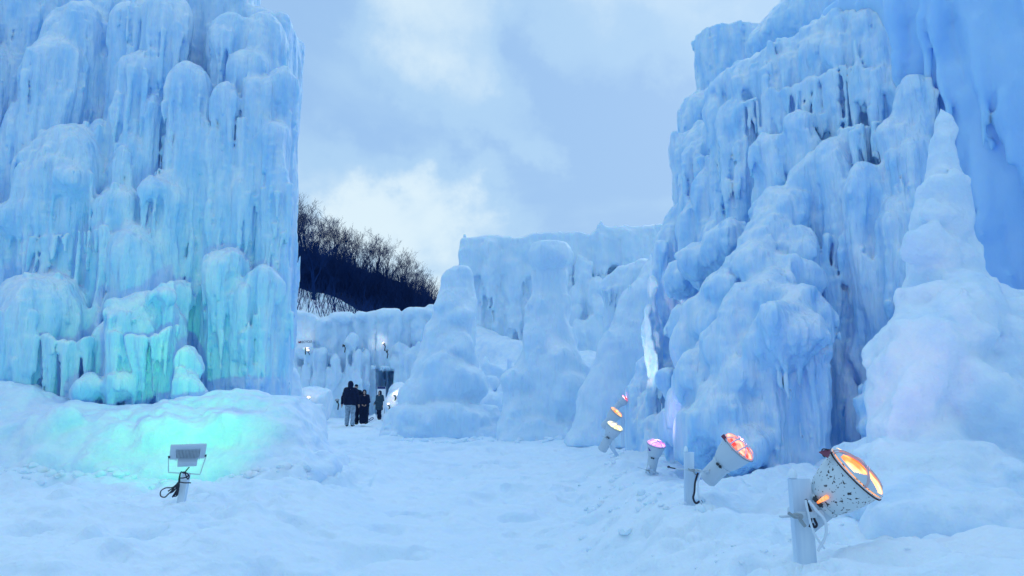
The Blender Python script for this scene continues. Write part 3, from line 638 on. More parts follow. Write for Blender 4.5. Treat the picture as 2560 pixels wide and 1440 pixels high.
# snow heaps either side of the doorway
I = Field((-11.0, 29.5, -.3), (-8.0, 35, 2.4), .05, warp=.09, seed=47)
lumps(I, [(790, 1005, 46, 33, .8), (765, 1010, 40, 33.2, .9), (830, 1020, 36, 32.6, .8), (745, 1030, 30, 33.4), (800, 1040, 34, 31.8, .6), (848, 1035, 24, 32.6, .8)], .25, boil=4)
I.rough(flute=.02, fcell=.3, puff=.09, pcell=.35)
o = link_mesh('snow_heap', I.mesh('snow_heap'), M['rough_snow']); tag(o, 'rounded snow heap left of the standing people with a warm light on it', 'snow heap')
I = Field((-7.4, 29.0, -.3), (-3.6, 37, 2.6), .05, warp=.09, seed=53)
lumps(I, [(1005, 1000, 36, 34, 1), (990, 1020, 26, 33.6), (1020, 1010, 46, 32.5, 1), (1000, 1045, 30, 30.5, .7), (1030, 1050, 40, 30, .7), (975, 1048, 14, 32.5, .7)], .25, boil=4)
I.rough(flute=.02, fcell=.3, puff=.09, pcell=.35)
o = link_mesh('snow_heap', I.mesh('snow_heap'), M['rough_snow']); tag(o, 'snow heap right of the doorway sloping up behind two small spotlights', 'snow heap')
# small lump beside the left wall's corner
I = Field((-9.4, 19.5, -.3), (-5.6, 24, 2.6), .05, warp=.08, seed=59)
lumps(I, [(720, 960, 26, 22, 1.2), (700, 1000, 50, 22), (760, 1040, 34, 21, .9), (720, 1050, 60, 21, .8)], .25)
I.rough(flute=.03, fcell=.3, puff=.07, pcell=.35)
o = link_mesh('snow_heap', I.mesh('snow_heap'), M['rough_snow']); tag(o, 'snow heap tucked behind the right end of the green lit snow bank', 'snow heap')

# ------------------------------------------------------------------ wooded hill behind
def tx(px, Y): return at(px, 720, Y).x
HX = np.linspace(-95, 12, 240)
def prow(Y, pts):
    xs = [at(p, y, Y).x for p, y in pts]; zs = [at(p, y, Y).z for p, y in pts]
    return np.interp(HX, xs, zs)
rows = [(56, np.full_like(HX, 2.0)), (64, prow(64, [(-600, 700), (600, 770), (900, 800), (1080, 835), (1500, 960)])), (74, prow(74, [(-600, 560), (600, 690), (710, 718), (790, 730), (850, 747), (905, 778), (1100, 850), (1500, 960)])),
        (84, prow(84, [(-600, 480), (600, 640), (710, 668), (850, 712), (950, 742), (1060, 765), (1150, 830), (1500, 950)])), (97, prow(97, [(-600, 360), (560, 550), (710, 602), (800, 634), (900, 674), (1000, 712), (1085, 748), (1150, 810), (1500, 950)])),
        (112, prow(97, [(-600, 400), (560, 600), (710, 640), (900, 700), (1085, 770), (1150, 830), (1500, 960)])), (160, np.full_like(HX, 2.0))]
ry = np.array([r[0] for r in rows], float); rz = np.stack([r[1] for r in rows])
HYs = np.linspace(56, 160, 150); HZ = np.stack([np.interp(HYs, ry, rz[:, i]) for i in range(len(HX))])
XX, YY = np.meshgrid(HX, HYs, indexing='ij'); HZ = HZ + (.45 * vnoise(XX * .25, YY * .25, seed=21) + .18 * vnoise(XX * .8, YY * .8, seed=22)) * sstep(56, 62, YY)
def hill_z(x, y):
    i = min(max(np.searchsorted(HX, x), 1), len(HX) - 1); j = min(max(np.searchsorted(HYs, y), 1), len(HYs) - 1); return float(HZ[i, j])
def strip(name, j0, j1, m, label):
    X, Y, Z = XX[:, j0:j1], YY[:, j0:j1], HZ[:, j0:j1]; a, b = X.shape; ix = np.arange(a * b).reshape(a, b)
    Fq = np.stack([ix[:-1, :-1], ix[1:, :-1], ix[1:, 1:], ix[:-1, 1:]], -1).reshape(-1, 4)
    o = link_mesh(name, mesh_np(name, np.stack([X, Y, Z], -1).reshape(-1, 3), Fq), m); return tag(o, label, 'hill', kind='structure')
jc = int(np.searchsorted(HYs, 74))
strip('hill', jc - 1, 150, M['forest_floor'], 'dark wooded hillside sloping down to the right')
strip('snow_slope', 0, jc, M['snow'], 'snowy foot of the wooded hillside')

def grow_tree(seed, hgt, spread=.5, depth=6):
    g_ = random.Random(seed); tr, br = MB(), MB()
    def limb(p, d, L, r, lv):
        n = 4 if lv < 2 else 2; pts = [p]; q = p.copy(); dd = d.copy()
        for i in range(n):
            dd = (dd + Vector((g_.uniform(-1, 1), g_.uniform(-1, 1), g_.uniform(-.3, .8))) * (.10 + .05 * lv)).normalized(); q = q + dd * L / n; pts.append(q.copy())
        rad = [r * (1 - .5 * i / n) for i in range(n + 1)]
        (tr if lv == 0 else br).tube(pts, rad, 6 if lv == 0 else 3, cap=False)
        if lv >= depth: return
        k = g_.choice((2, 3, 3)) if lv < depth - 1 else 3
        for i in range(k):
            a = g_.uniform(0, 6.28); t = g_.uniform(.55, 1.0) if lv else g_.uniform(.45, 1.0); j = min(n, max(1, round(t * n)))
            side = Vector((math.cos(a), math.sin(a), g_.uniform(.0, .4)))
            limb(pts[j], (dd + side * g_.uniform(.35, .85) * spread * 1.5).normalized(), L * g_.uniform(.58, .8), max(rad[j] * g_.uniform(.5, .72), .011), lv + 1)
    limb(Vector((0, 0, -.4)), Vector((g_.uniform(-.12, .12), g_.uniform(-.1, .1), 1)).normalized(), hgt * .36, hgt * .018, 0)
    return tr, br
TREES = []
for s_, hh, sp in [(1, 10, .5), (2, 9, .6), (3, 11, .45), (4, 8, .7), (5, 10, .55), (6, 7, .6)]:
    tr, br = grow_tree(s_, hh, sp); root = thing('bare_tree', (0, 0, 0), 'leafless dark tree standing on the wooded hillside', 'tree', 'bare trees on the hillside')
    tr.build('trunk', M['bark'], root); br.build('crown', M['bark'], root, smooth=False); TREES.append(root)
g_ = random.Random(99); spots = [(tx(785, 70), 70, .95, 'thick leafless trunk rising from the snow strip left of the domed wall top')]
for px, Y, k in [(1012, 96, .75), (940, 97, .8)]: spots.append((tx(px, Y), Y, k, 'gnarled leafless tree standing out against the sky, ' + ('nearest the squat pillar' if px > 1000 else 'halfway down the wooded slope')))
for i in range(34): spots.append((tx(698 + 11.6 * i + g_.uniform(-5, 5), 97), 97 + g_.uniform(-3, 3), g_.uniform(.66, .84), 'leafless dark tree on the skyline of the wooded hillside'))
for i in range(32): spots.append((tx(660 + 13.5 * i + g_.uniform(-8, 8), 91), g_.uniform(86, 94), g_.uniform(.6, .9), 'leafless dark tree on the upper slope just below the skyline trees'))
for i in range(32): spots.append((tx(650 + 14 * i + g_.uniform(-8, 8), 83), g_.uniform(79, 85), g_.uniform(.5, .8), 'leafless dark tree in the thick of the wooded slope'))
for i in range(16): spots.append((tx(660 + 17 * i + g_.uniform(-8, 8), 77), g_.uniform(75, 78), g_.uniform(.45, .75), 'leafless dark tree low on the slope along the snow strip'))
spots += [(tx(835, 71), 71, .6, 'thin leafless tree in the snow strip above the wall top'), (tx(716, 69), 69, .5, 'small leafless tree at the left end of the snow strip'), (tx(748, 72), 72, .55, 'slim leafless tree in the snow strip left of the thick trunk')]
for i, (x, y, s_, lb_) in enumerate(spots):
    src = TREES[i % 6]
    if i < 6: r_ = src
    else:
        r_ = src.copy(); COL.objects.link(r_)
        for ch in src.children: c = ch.copy(); COL.objects.link(c); c.parent = r_
    s_ *= float(np.interp(x * FPX / y + 1280, [700, 1000, 1100], [.95, .68, .42])); r_.location = (x, y, hill_z(x, y)); r_.scale = (s_ * 1.2, s_ * 1.2, s_); r_.rotation_euler = (0, 0, g_.uniform(0, 6.28)); r_['label'] = lb_
ub = MB()
for i in range(8000):
    px = g_.uniform(560, 1090); y = g_.uniform(64, 97); x = tx(px, y); z = hill_z(x, y)
    if y < 74 and g_.random() < .55: continue
    h_ = g_.uniform(.8, 2.6) * ((1.5 if y < 88 else .8) if y > 76 else .8); a = g_.uniform(-.55, .55); b = g_.uniform(-.4, .4); r_ = g_.uniform(.012, .035)
    p0 = Vector((x, y, z - .1)); p1 = p0 + Vector((a * h_ * .4, b * h_ * .4, h_ * .5)); p2 = p0 + Vector((a * h_, b * h_, h_))
    ub.tube([p0, p1, p2], [r_, r_ * .8, r_ * .4], 3, cap=False)
o = ub.build('undergrowth', M['bark'], smooth=False); tag(o, 'tangle of bare brush covering the hillside under the trees', 'brush', kind='stuff')

# ------------------------------------------------------------------ coloured lamps
def basis(ax, up=Vector((0, 0, 1))):
    z = Vector(ax).normalized(); x = up.cross(z).normalized(); y = z.cross(x); return Matrix((x, y, z)).transposed()
def spot(name, loc, target, col, energy, deg, parent, blend=.7, rad=.08):
    d = bpy.data.lights.new(name, 'SPOT'); d.energy = energy; d.color = col; d.spot_size = R(deg); d.spot_blend = blend; d.shadow_soft_size = rad
    o = bpy.data.objects.new(name, d); COL.objects.link(o); v = (Vector(loc) - Vector(target)); o.rotation_euler = v.to_track_quat('Z', 'Y').to_euler()
    o.location = Vector(loc)
    if parent: o.parent = parent; o.location = Vector(loc) - parent.location
    return o
def coloured_lamp(label, base, top, pw, rim, Y, dia, ax, lens_m, lit, group, roll=0, post=True, arm=None, flap=None, chips=False, neck=.36, detail=1, target=None, cables=True):
    B, T = at(*base, Y), at(*top, Y); root = thing('stage_lamp', B, label, 'lamp', group); inv = Matrix.Translation(-B)
    k = mpp(Y); w = pw * k * .5
    up = (T - B).normalized(); front = Vector((.12, -1, 0)); xx = up.cross(front).normalized() * -1; yy = up.cross(xx); PM = Matrix((xx, yy, up)).transposed()
    if post:
        m = MB(); m.box((B + T) / 2 - up * .12, (w, w * .42, (T - B).length / 2 + .12), PM, .004); m.build('post', M['wood_post'], root, inv=inv)
        if detail:
            m = MB(); sc = T + up * .004; bm_ = []
            m.lathe([(w * .1, -.002), (w * .42, .004), (w * .45, .02), (w * .3, .045), (0, .055)], Matrix.Translation(T + xx * w * .62) @ PM.to_4x4(), 12); m.build('snow_cap', M['snow'], root, inv=inv)
    C0 = at(*rim, Y - .05); D = dia * k; q = D / .37; Bm = basis(ax); Bm = Bm @ Matrix.Rotation(R(roll), 3, 'Z')
    L = neck * q; Mt = Matrix.Translation(C0 - Bm @ Vector((0, 0, L + .115 * q))) @ Bm.to_4x4()
    def P(x, y, z): return Mt @ Vector((x * q, y * q, z * q))
    n0 = neck - .16
    m = MB(); prof = [(0, -.0), (.085, .0), (.1, .015), (.102, n0), (.102, n0 + .03)]; m.lathe([(r * q, z * q) for r, z in prof], Mt, 36); m.build('housing', M['white_paint'], root, inv=inv)
    m = MB(); m.lathe([(r * q, z * q) for r, z in [(.100, n0 - .004), (.111, n0 - .002), (.111, n0 + .022), (.100, n0 + .026)]], Mt, 36); band = m.build('clamp_band', M['white_paint'] if not chips else M['chipped_paint'], root, inv=inv)
    pr = [(.10, n0 + .02), (.118, n0 + .035), (.136, n0 + .075), (.153, n0 + .13), (.168, n0 + .20), (.178, n0 + .262), (.187, n0 + .266), (.188, n0 + .277), (.176, n0 + .279)]
    m = MB(); m.lathe([(r * q, z * q) for r, z in pr], Mt, 48); refl = m.build('reflector', M['chipped_paint'] if chips else M['white_paint'], root, inv=inv)
    zr = n0 + .275
    m = MB(); m.lathe([(r * q, z * q) for r, z in [(.181, zr - .012), (.192, zr - .012), (.193, zr - .006), (.181, zr - .002)]], Mt, 48); m.build('rim', M['rust'] if chips else M['steel'], refl, inv=inv)
    dm = lambda rho: zr + .062 * math.sqrt(max(0, 1 - (rho / .182) ** 2))
    m = MB(); m.lathe([(rho * q, dm(rho) * q) for rho in (.176, .17, .155, .135, .11, .08, .05, .02, 0)], Mt, 40); lens = m.build('lens', lens_m, refl, inv=inv)
    m = MB()
    def bar(p0, p1, wd, off=.008, n=12):
        pts = [];
        for i in range(n + 1):
            t = i / n; x = p0[0] + (p1[0] - p0[0]) * t; y = p0[1] + (p1[1] - p0[1]) * t; pts.append(P(x, y, dm(math.hypot(x, y)) + off))
        m.tube(pts, wd * q, 6)
    e = .184
    for off in ((-.014, .014) if chips else (-.052, .052)): c_ = math.sqrt(e * e - off * off); bar((-c_, off), (c_, off), .0075 if chips else .009)
    bar((0, -e), (0, e), .009)
    if not chips: bar((-.13, -.13), (.13, .13), .007); bar((-.13, .13), (.13, -.13), .007)
    m.build('guard', M['guard_' + ('warm' if chips else 'cool')], refl, inv=inv)
    if chips:                                   # the wide flat frame with its oval openings
        m = MB(); V, F = [], []
        nA, nR = 96, 18
        for i in range(nR + 1):
            rho = .03 + (.181 - .03) * i / nR
            for j in range(nA): a = 2 * math.pi * j / nA; V.append(P(rho * math.cos(a), rho * math.sin(a), dm(rho) + .004))
        for i in range(nR):
            for j in range(nA):
                rho = .03 + (.151) * (i + .5) / nR; a = 2 * math.pi * (j + .5) / nA; x, y = rho * math.cos(a), rho * math.sin(a)
                hole = False
                for cx, cy in ((-.084, -.078), (.084, -.078), (-.084, .078), (.084, .078)):
                    if ((x - cx) / .084) ** 2 + ((y - cy) / .068) ** 2 < 1: hole = True
                if abs(y) < .012 and abs(abs(x) - .09) < .07: hole = True
                if rho > .172: hole = False
                if not hole: F.append((i * nA + j, i * nA + (j + 1) % nA, (i + 1) * nA + (j + 1) % nA, (i + 1) * nA + j))
        m.add(V, F); o = m.build('lens_frame', M['white_paint'], refl, inv=inv, smooth=False); md = o.modifiers.new('thick', 'SOLIDIFY'); md.thickness = .002
        m = MB(); hk = [P(.188, .0, zr), P(.205, .01, zr - .01), P(.215, .0, zr - .03), P(.208, -.012, zr - .05), P(.192, -.01, zr - .05)]; m.tube(smooth_path(hk, 5), .0045 * q, 6)
        m.tube(smooth_path([P(.205, 0, zr - .01), P(.225, .015, zr - .002), P(.24, .0, zr - .02), P(.228, -.015, zr - .04)], 5), .004 * q, 6); m.build('latch', M['steel_dark'], refl, inv=inv)
        m = MB(); m.tube(smooth_path([P(-.186, 0, zr), P(-.20, .0, zr - .01), P(-.204, .004, zr - .03)], 4), .006 * q, 6); m.box(P(-.196, 0, zr - .012), (.012 * q, .009 * q, .014 * q), Bm, .002); m.build('hinge', M['steel_dark'], refl, inv=inv)
    if detail:
        vdir = (Vector((0, 0, CAM_Z)) - C0).normalized(); lv = Bm.transposed() @ vdir; a0 = math.atan2(lv.y, lv.x)
        def S(ang, r, z): return P(r * math.cos(a0 + ang), r * math.sin(a0 + ang), z)
        m = MB()
        for da, dz in ((-.28, .012), (.02, .012)):
            m.box(S(da, .117, n0 + dz), (.013 * q, .013 * q, .011 * q), Bm @ Matrix.Rotation(a0 + da, 3, 'Z'), .002)
        m.tube([S(-.45, .121, n0 + .012), S(.2, .121, n0 + .012)], .005 * q, 6); m.build('clamp_bolt', M['steel_dark'], band, inv=inv)
        if chips:
            m = MB(); m.tube([S(-.1, .13, n0 + .012), S(-.06, .15, n0 + .05), S(-.02, .168, n0 + .085), S(-.02, .17, n0 + .092)], [.007 * q, .012 * q, .013 * q, .006 * q], 10); m.build('indicator_light', M['lens_indicator'], root, inv=inv)
    if flap:
        (fx, fy), fm = flap[0], flap[1]; c_ = at(fx, fy, Y - .1)
        pts = [at(*p, Y - .06 - .02 * i) for i, p in enumerate(flap[2])]; m = MB(); n_ = len(pts); off = Vector((0, .008, .004))
        m.add(pts + [p + off for p in pts], [tuple(range(n_)), tuple(reversed(range(n_, 2 * n_)))] + [(i, (i + 1) % n_, n_ + (i + 1) % n_, n_ + i) for i in range(n_)]); m.build('shutter_flap', fm, root, inv=inv, smooth=False)
    if arm:
        A0, A1 = at(*arm[0], Y - .09), at(*arm[1], Y - .06); dA = (A1 - A0).normalized(); m = MB()
        bz = basis(dA); m.box((A0 + A1) / 2, (w * .22, w * .10, (A1 - A0).length / 2), bz, .002); m.box((A0 * .35 + A1 * .65), (w * .34, w * .30, (A1 - A0).length * .22), bz, .003)
        m.build('bracket_arm', M['white_paint'], root, inv=inv)
        m = MB(); W0 = A0.lerp(A1, arm[2] if len(arm) > 2 else .4) + Vector((0, -.02, 0)); s_ = w * .36
        m.tube([W0 + Vector((0, .02, 0)), W0 - Vector((-.01, .035, -.005))], s_ * .75, 10); m.tube([W0 - Vector((s_ * 2.6, .03, -s_ * 1.1)), W0 - Vector((s_, .032, -.1 * s_)), W0 - Vector((0, .034, 0))], [s_ * .45, s_ * .5, s_ * .35], 6)
        m.tube([W0 + Vector((s_ * 1.6, -.03, -s_ * 2.3)), W0 + Vector((s_ * .5, -.032, -s_ * .8)), W0 + Vector((0, -.034, 0))], [s_ * .45, s_ * .5, s_ * .35], 6); m.build('wing_nut', M['steel'], root, inv=inv)
        if len(arm) > 3:
            m = MB(); tip = at(*arm[3], Y - .09); m.tube([A0 + dA * .01, tip], w * .13, 6); m.tube([tip + dA * w * .6, tip + dA * w * .3, tip], [w * .13, w * .26, w * .12], 6); m.build('lever', M['cable_black'], root, inv=inv)
        # yoke joining arm and housing
        m = MB(); e1 = P(0, 0, n0 * .35); m.tube([A1, A1.lerp(e1, .5) + Vector((0, .02, 0)), e1], [w * .35, w * .32, w * .3], 8); m.build('yoke', M['white_paint'], root, inv=inv)
    sp = C0 + Bm @ Vector((0, 0, .09 * q)); tg = target if target else sp + Bm @ Vector((0, 0, 5))
    spot('beam', sp, tg, lit[0], lit[1], lit[2], root)
    return root, inv
M['guard_warm'] = mat('guard_painted_warm', (.55, .42, .45), .4); M['guard_cool'] = mat('guard_painted', (.7, .66, .74), .4)  # warm guard colour carries the glow of the orange lens
M['lens_orange'] = glow('orange_lens', (1, .16, .02), (1, .80, .36), 2.2, 9); M['lens_red'] = glow('red_lens', (1, .03, .02), (1, .62, .42), 1.5, 12)
M['lens_pink'] = glow('pink_lens', (.85, .16, .85), (1, .62, 1), 1.2, 9); M['lens_yellow'] = glow('yellow_lens', (1, .82, .25), (1, 1, .62), 1.6, 8); M['lens_amber'] = glow('amber_lens', (1, .22, .04), (1, .9, .38), 1.5, 9)
M['lens_crimson'] = glow('crimson_lens', (.8, .01, .06), (1, .2, .25), .9, 9); M['lens_indicator'] = glow('indicator_lens', (1, .2, .04), (1, .5, .2), 1.1, 40); M['warm_white'] = glow('warm_white_lamp', (1, .72, .42), (1, .93, .8), 1.6, 8)
M['flap_red'] = mat('red_flap', (.16, .03, .07), .6); M['flap_violet'] = mat('violet_flap', (.05, .012, .30), .5)
RO1 = 118
LG = 'stage lamps on posts in the right snow bank'
r1, v1 = coloured_lamp('large chipped white stage lamp with glowing orange lens, nearest lamp at the right', (2013, 1402), (1997, 1196), 50, (2140, 1183), 4.0, 150, (.63, -.38, .68), M['lens_orange'], ((1, .50, .60), 45, 46), LG, roll=RO1, neck=.35,
    arm=((1950, 1292), (2052, 1284), .36), flap=((2070, 1130), M['flap_red'], [(2048, 1132), (2074, 1124), (2078, 1130), (2070, 1146)]), chips=True, target=at(2190, 600, 10.6))
m = MB(); m.tube(smooth_path([at(x, y, 3.93) for x, y in [(2014, 1248), (2026, 1275), (2036, 1298), (2042, 1312), (2036, 1318), (2031, 1308)]], 6), .0065, 8); m.tube(smooth_path([at(x, y, 3.92) for x, y in [(2016, 1250), (2024, 1272), (2028, 1300), (2024, 1318)]], 6), .006, 8); m.build('black_cable', M['cable_black'], r1, inv=v1)
m = MB(); m.tube(smooth_path([at(x, y, 3.9) for x, y in [(2022, 1252), (2040, 1275), (2060, 1298), (2066, 1325), (2060, 1350), (2044, 1378)]], 8), .0075, 8); m.tube(smooth_path([at(x, y, 3.9) for x, y in [(2014, 1250), (2022, 1290), (2034, 1330), (2050, 1356), (2062, 1372)]], 8), .006, 8); m.build('white_cable', M['cable_white'], r1, inv=v1)
r2, v2 = coloured_lamp('white stage lamp with red glowing lens on an upright square post, second nearest', (1724, 1280), (1722, 1130), 24, (1848, 1118), 6.8, 86, (.58, -.42, .70), M['lens_red'], ((1, .45, .55), 35, 90), LG, neck=.40,
    arm=((1688, 1172), (1762, 1178), .55, (1668, 1167)), flap=((1806, 1095), M['flap_red'], [(1803, 1092), (1810, 1086), (1818, 1096), (1815, 1106)]), target=at(1960, 600, 11.5))
m = MB(); m.tube(smooth_path([at(x, y, 6.7) for x, y in [(1745, 1182), (1738, 1205), (1736, 1230), (1733, 1245), (1740, 1258), (1752, 1252), (1756, 1262), (1762, 1270)]], 6), .009, 8); m.build('black_cable', M['cable_black'], r2, inv=v2)
m = MB(); m.tube(smooth_path([at(x, y, 6.68) for x, y in [(1752, 1182), (1744, 1215), (1748, 1245), (1758, 1262), (1768, 1268)]], 6), .008, 8); m.build('white_cable', M['cable_white'], r2, inv=v2)
coloured_lamp('white stage lamp with pink lens and violet flap, pointing straight up', (1622, 1222), (1626, 1172), 14, (1641, 1110), 11.5, 46, (.16, -.30, .93), M['lens_pink'], ((1, .6, .9), 16, 100), LG, neck=.56, arm=((1594, 1168), (1645, 1184), .5),
    flap=((1640, 1120), M['flap_violet'], [(1620, 1112), (1640, 1120), (1652, 1126), (1622, 1127)]), target=at(1700, 800, 15))
coloured_lamp('small white stage lamp with yellow lens, lowest of the three clustered lamps', (1552, 1152), (1524, 1112), 8, (1537, 1066), 14.0, 42, (.42, -.30, .84), M['lens_yellow'], ((1, .82, .60), 270, 46), LG, neck=.5, arm=((1505, 1090), (1525, 1098), .5), target=at(1640, 820, 15.8))
coloured_lamp('small stage lamp with orange lens directly above the yellow one', (1534, 1100), (1532, 1060), 8, (1541, 1031), 15.6, 36, (.62, -.26, .74), M['lens_amber'], ((1, .75, .4), 500, 5), LG, neck=.4, target=at(1369, 850, 23.9), detail=0)
coloured_lamp('small stage lamp with crimson lens, highest of the three clustered lamps', (1556, 1090), (1556, 1030), 8, (1563, 998), 16.4, 26, (.72, -.16, .66), M['lens_crimson'], ((1, .4, .55), 60, 80), LG, neck=.4, target=at(1490, 900, 21), detail=0)

# ------------------------------------------------------------------ LED floodlight at the left
Yf = 8.0; Bf = at(452, 1262, Yf); fl = thing('floodlight', Bf, 'white finned floodlight on a post shining green on the left snow bank', 'floodlight'); inv = Matrix.Translation(-Bf)
m = MB(); T = at(466, 1182, Yf); up = (T - Bf).normalized(); bz = basis(up, Vector((0, 1, 0))); m.box((Bf + T) / 2 - up * .1, (.036, .034, (T - Bf).length / 2 + .1), bz, .004); m.build('post', M['wood_post'], fl, inv=inv)
C0 = at(470, 1129, Yf); nrm = Vector((-.27, .56, .78)).normalized()          # faces up and away, towards the ice
X = -Vector((1, .45, -.04)).normalized(); Yv = nrm.cross(X).normalized(); X = Yv.cross(nrm).normalized(); FM = Matrix((X, Yv, nrm)).transposed()
def fp(x, y, z): return C0 + FM @ Vector((x, y, z))
m = MB(); m.box(fp(0, 0, 0), (.175, .125, .012), FM, .006); pnl = m.build('panel', M['white_paint'], fl, inv=inv)
M['led_green'] = mat('led_face', (.1, .9, .6), .3, emis=(.15, 1, .6), es=6)
m = MB(); m.box(fp(0, 0, .0135), (.15, .10, .002), FM); m.build('led_face', M['led_green'], pnl, inv=inv)
m = MB()
for i in range(18): m.box(fp(-.115 + i * .0137, -.012, -.032), (.0028, .075, .022), FM)
m.box(fp(0, -.012, -.014), (.122, .08, .004), FM); m.build('cooling_fins', M['white_paint'], fl, inv=inv)
m = MB(); m.box(fp(0, -.085, -.075), (.095, .035, .035), FM, .008); m.build('driver_box', M['white_paint'], fl, inv=inv)
for sx in (-1, 1): m = MB(); m.tube([fp(.17 * sx, -.07, -.012), fp(.188 * sx, -.07, -.014)], .013, 10); m.build('pivot_bolt', M['steel_dark'], fl, inv=inv)
pL, pR = fp(.184, -.07, -.012), fp(-.184, -.07, -.012); qL, qR = at(421, 1181, Yf), at(500, 1186, Yf)
m = MB(); m.tube([pL, qL + (pL - qL) * .12, qL, (qL + qR) / 2, qR, qR + (pR - qR) * .12, pR], .0055, 6); m.build('bracket', M['white_paint'], fl, inv=inv)
m = MB(); cab = [[(473, 1168), (466, 1176), (461, 1183), (453, 1180), (450, 1190), (449, 1205), (446, 1212)], [(459, 1179), (468, 1184), (473, 1190), (470, 1198), (466, 1192), (462, 1182), (455, 1181)], [(448, 1195), (458, 1195), (468, 1192), (471, 1188)],
     [(448, 1205), (462, 1207), (477, 1207)], [(447, 1204), (440, 1212), (430, 1219), (414, 1220), (402, 1228), (402, 1240), (412, 1243), (420, 1236), (428, 1228), (440, 1214), (447, 1206)],
     [(447, 1208), (436, 1218), (420, 1228), (430, 1222), (445, 1214)], [(448, 1208), (440, 1220), (425, 1232), (434, 1228), (447, 1212)], [(448, 1208), (442, 1224), (431, 1242), (438, 1236), (446, 1220), (448, 1206)], [(448, 1210), (444, 1228), (434, 1240), (443, 1238), (447, 1222)], [(450, 1185), (447, 1200), (448, 1215), (443, 1232), (440, 1238)]]
for i, c in enumerate(cab): m.tube(smooth_path([at(x, y, 7.90 - .006 * (i % 4)) for x, y in c], 6), .0065, 6)
m.build('cable', M['cable_black'], fl, inv=inv)
ad = bpy.data.lights.new('led_glow', 'AREA'); ad.shape = 'RECTANGLE'; ad.size = .26; ad.size_y = .05; ad.energy = 15; ad.color = (.03, 1, .22); ad.spread = R(66)
ao = bpy.data.objects.new('led_glow', ad); COL.objects.link(ao); ao.parent = fl; ao.location = fp(0, 0, .07) - Bf; ao.rotation_euler = (-Vector((-.46, .88, .2)).normalized()).to_track_quat('Z', 'Y').to_euler()

# ------------------------------------------------------------------ small spotlights far off
def small_spot(px, py, Y, label, lit=True, ax=(0, -.4, .6), s_=.10, aim=None, energy=30):
    B = at(px, py, Y); root = thing('spotlight', B, label, 'spotlight', 'small spotlights round the back wall'); Bm = basis(ax); Mt = Matrix.Translation(Vector((0, 0, 0))) @ Bm.to_4x4()
    m = MB(); m.lathe([(0, -s_ * 1.2), (s_ * .5, -s_ * 1.15), (s_ * .6, -s_ * .3), (s_ * .9, 0), (s_ * .86, .01)], Mt, 20); m.build('housing', M['steel'] if lit else M['steel_dark'], root)
    m = MB(); m.lathe([(s_ * .84, .0), (s_ * .6, .03), (0, .045)], Mt, 20); m.build('lens', M['warm_white'] if lit else M['steel'], root)
    m = MB(); e0 = Mt @ Vector((0, 0, -s_ * .8)); m.tube([e0, e0 + Vector((.05, .02, -s_ * 1.2)), e0 + Vector((.0, .12, -s_ * 3.4))], .03, 6); m.build('bracket', M['steel_dark'], root)
    if lit and aim: spot('beam', B + Vector((0, -.12, .12)), aim, (1, .80, .58), energy, 70, root, rad=.1)
    return root
small_spot(770, 876, 38.9, 'lit warm spotlight just below the white recycling board', aim=at(763, 858, 39.3), energy=25)
small_spot(958, 858, 39.0, 'lit warm spotlight high on the back wall above the doorway', ax=(-.5, -.3, .5), aim=at(950, 855, 39.6), energy=14)
small_spot(967, 876, 39.0, 'unlit dark spotlight bracket above the right side of the doorway', lit=False)
small_spot(857, 864, 39.0, 'unlit dark bracket lamp in the middle of the back wall', lit=False, ax=(-.8, -.3, .1), s_=.10)
small_spot(771, 994, 31.6, 'lit spotlight in front of the snow heap left of the people', aim=at(785, 985, 32.6), energy=7)
small_spot(843, 1000, 31.8, 'unlit spotlight on the snow heap just left of the hooded man', lit=False)
small_spot(986, 985, 31.6, 'upper lit spotlight on the snow heap right of the doorway', s_=.08, aim=at(1000, 985, 33), energy=18)
small_spot(971, 1010, 31.3, 'lower lit spotlight on the snow heap right of the doorway', s_=.07, aim=at(985, 1010, 32.5), energy=12)

# ------------------------------------------------------------------ boards and signs
def text_mesh(body, size, name, m, parent, loc, rot):
    cu = bpy.data.curves.new(name, 'FONT'); cu.body = body; cu.size = size; cu.align_x = 'CENTER'; cu.align_y = 'CENTER'; cu.extrude = .004
    t = bpy.data.objects.new('tmp', cu); COL.objects.link(t); bpy.context.view_layer.update()
    me = bpy.data.meshes.new_from_object(t.evaluated_get(bpy.context.evaluated_depsgraph_get())); bpy.data.objects.remove(t)
    me.materials.clear(); o = link_mesh(name, me, m, parent, smooth=False); o.location = loc; o.rotation_euler = rot; return o
M['board'] = mat('board_white', (.86, .88, .9), .4); M['ink'] = mat('ink', (.03, .03, .07), .5); M['heart'] = mat('heart_red', (.35, .01, .06), .5); M['navy'] = mat('navy_print', (.012, .03, .16), .5)
Cb = at(762, 857.5, 38.7); bd = thing('recycling_board', Cb, 'white board reading I heart RECYCLE on the back wall', 'sign', rot=(0, R(-3), R(-8)))
m = MB(); m.box((0, 0, 0), (.40, .02, .235), None, .004); bp_ = m.build('panel', M['board'], bd)
text_mesh('I', .16, 'lettering', M['ink'], bp_, (-.345, -.026, .05), (R(90), 0, 0)); text_mesh('RECYCLE', .16, 'lettering', M['ink'], bp_, (.075, -.026, .05), (R(90), 0, 0))
hp = [(0.065 * math.sin(t) ** 3, .0565 * (13 * math.cos(t) - 5 * math.cos(2 * t) - 2 * math.cos(3 * t) - math.cos(4 * t)) / 15) for t in np.linspace(0, 2 * math.pi, 33)[:-1]]
m = MB(); n_ = len(hp); m.add([(x, -.030, z) for x, z in hp] + [(x, -.022, z) for x, z in hp], [tuple(range(n_)), tuple(reversed(range(n_, 2 * n_)))] + [(i, n_ + i, n_ + (i + 1) % n_, (i + 1) % n_) for i in range(n_)]); o = m.build('heart', M['heart'], bp_, smooth=False); o.location = (-.265, 0, .052)
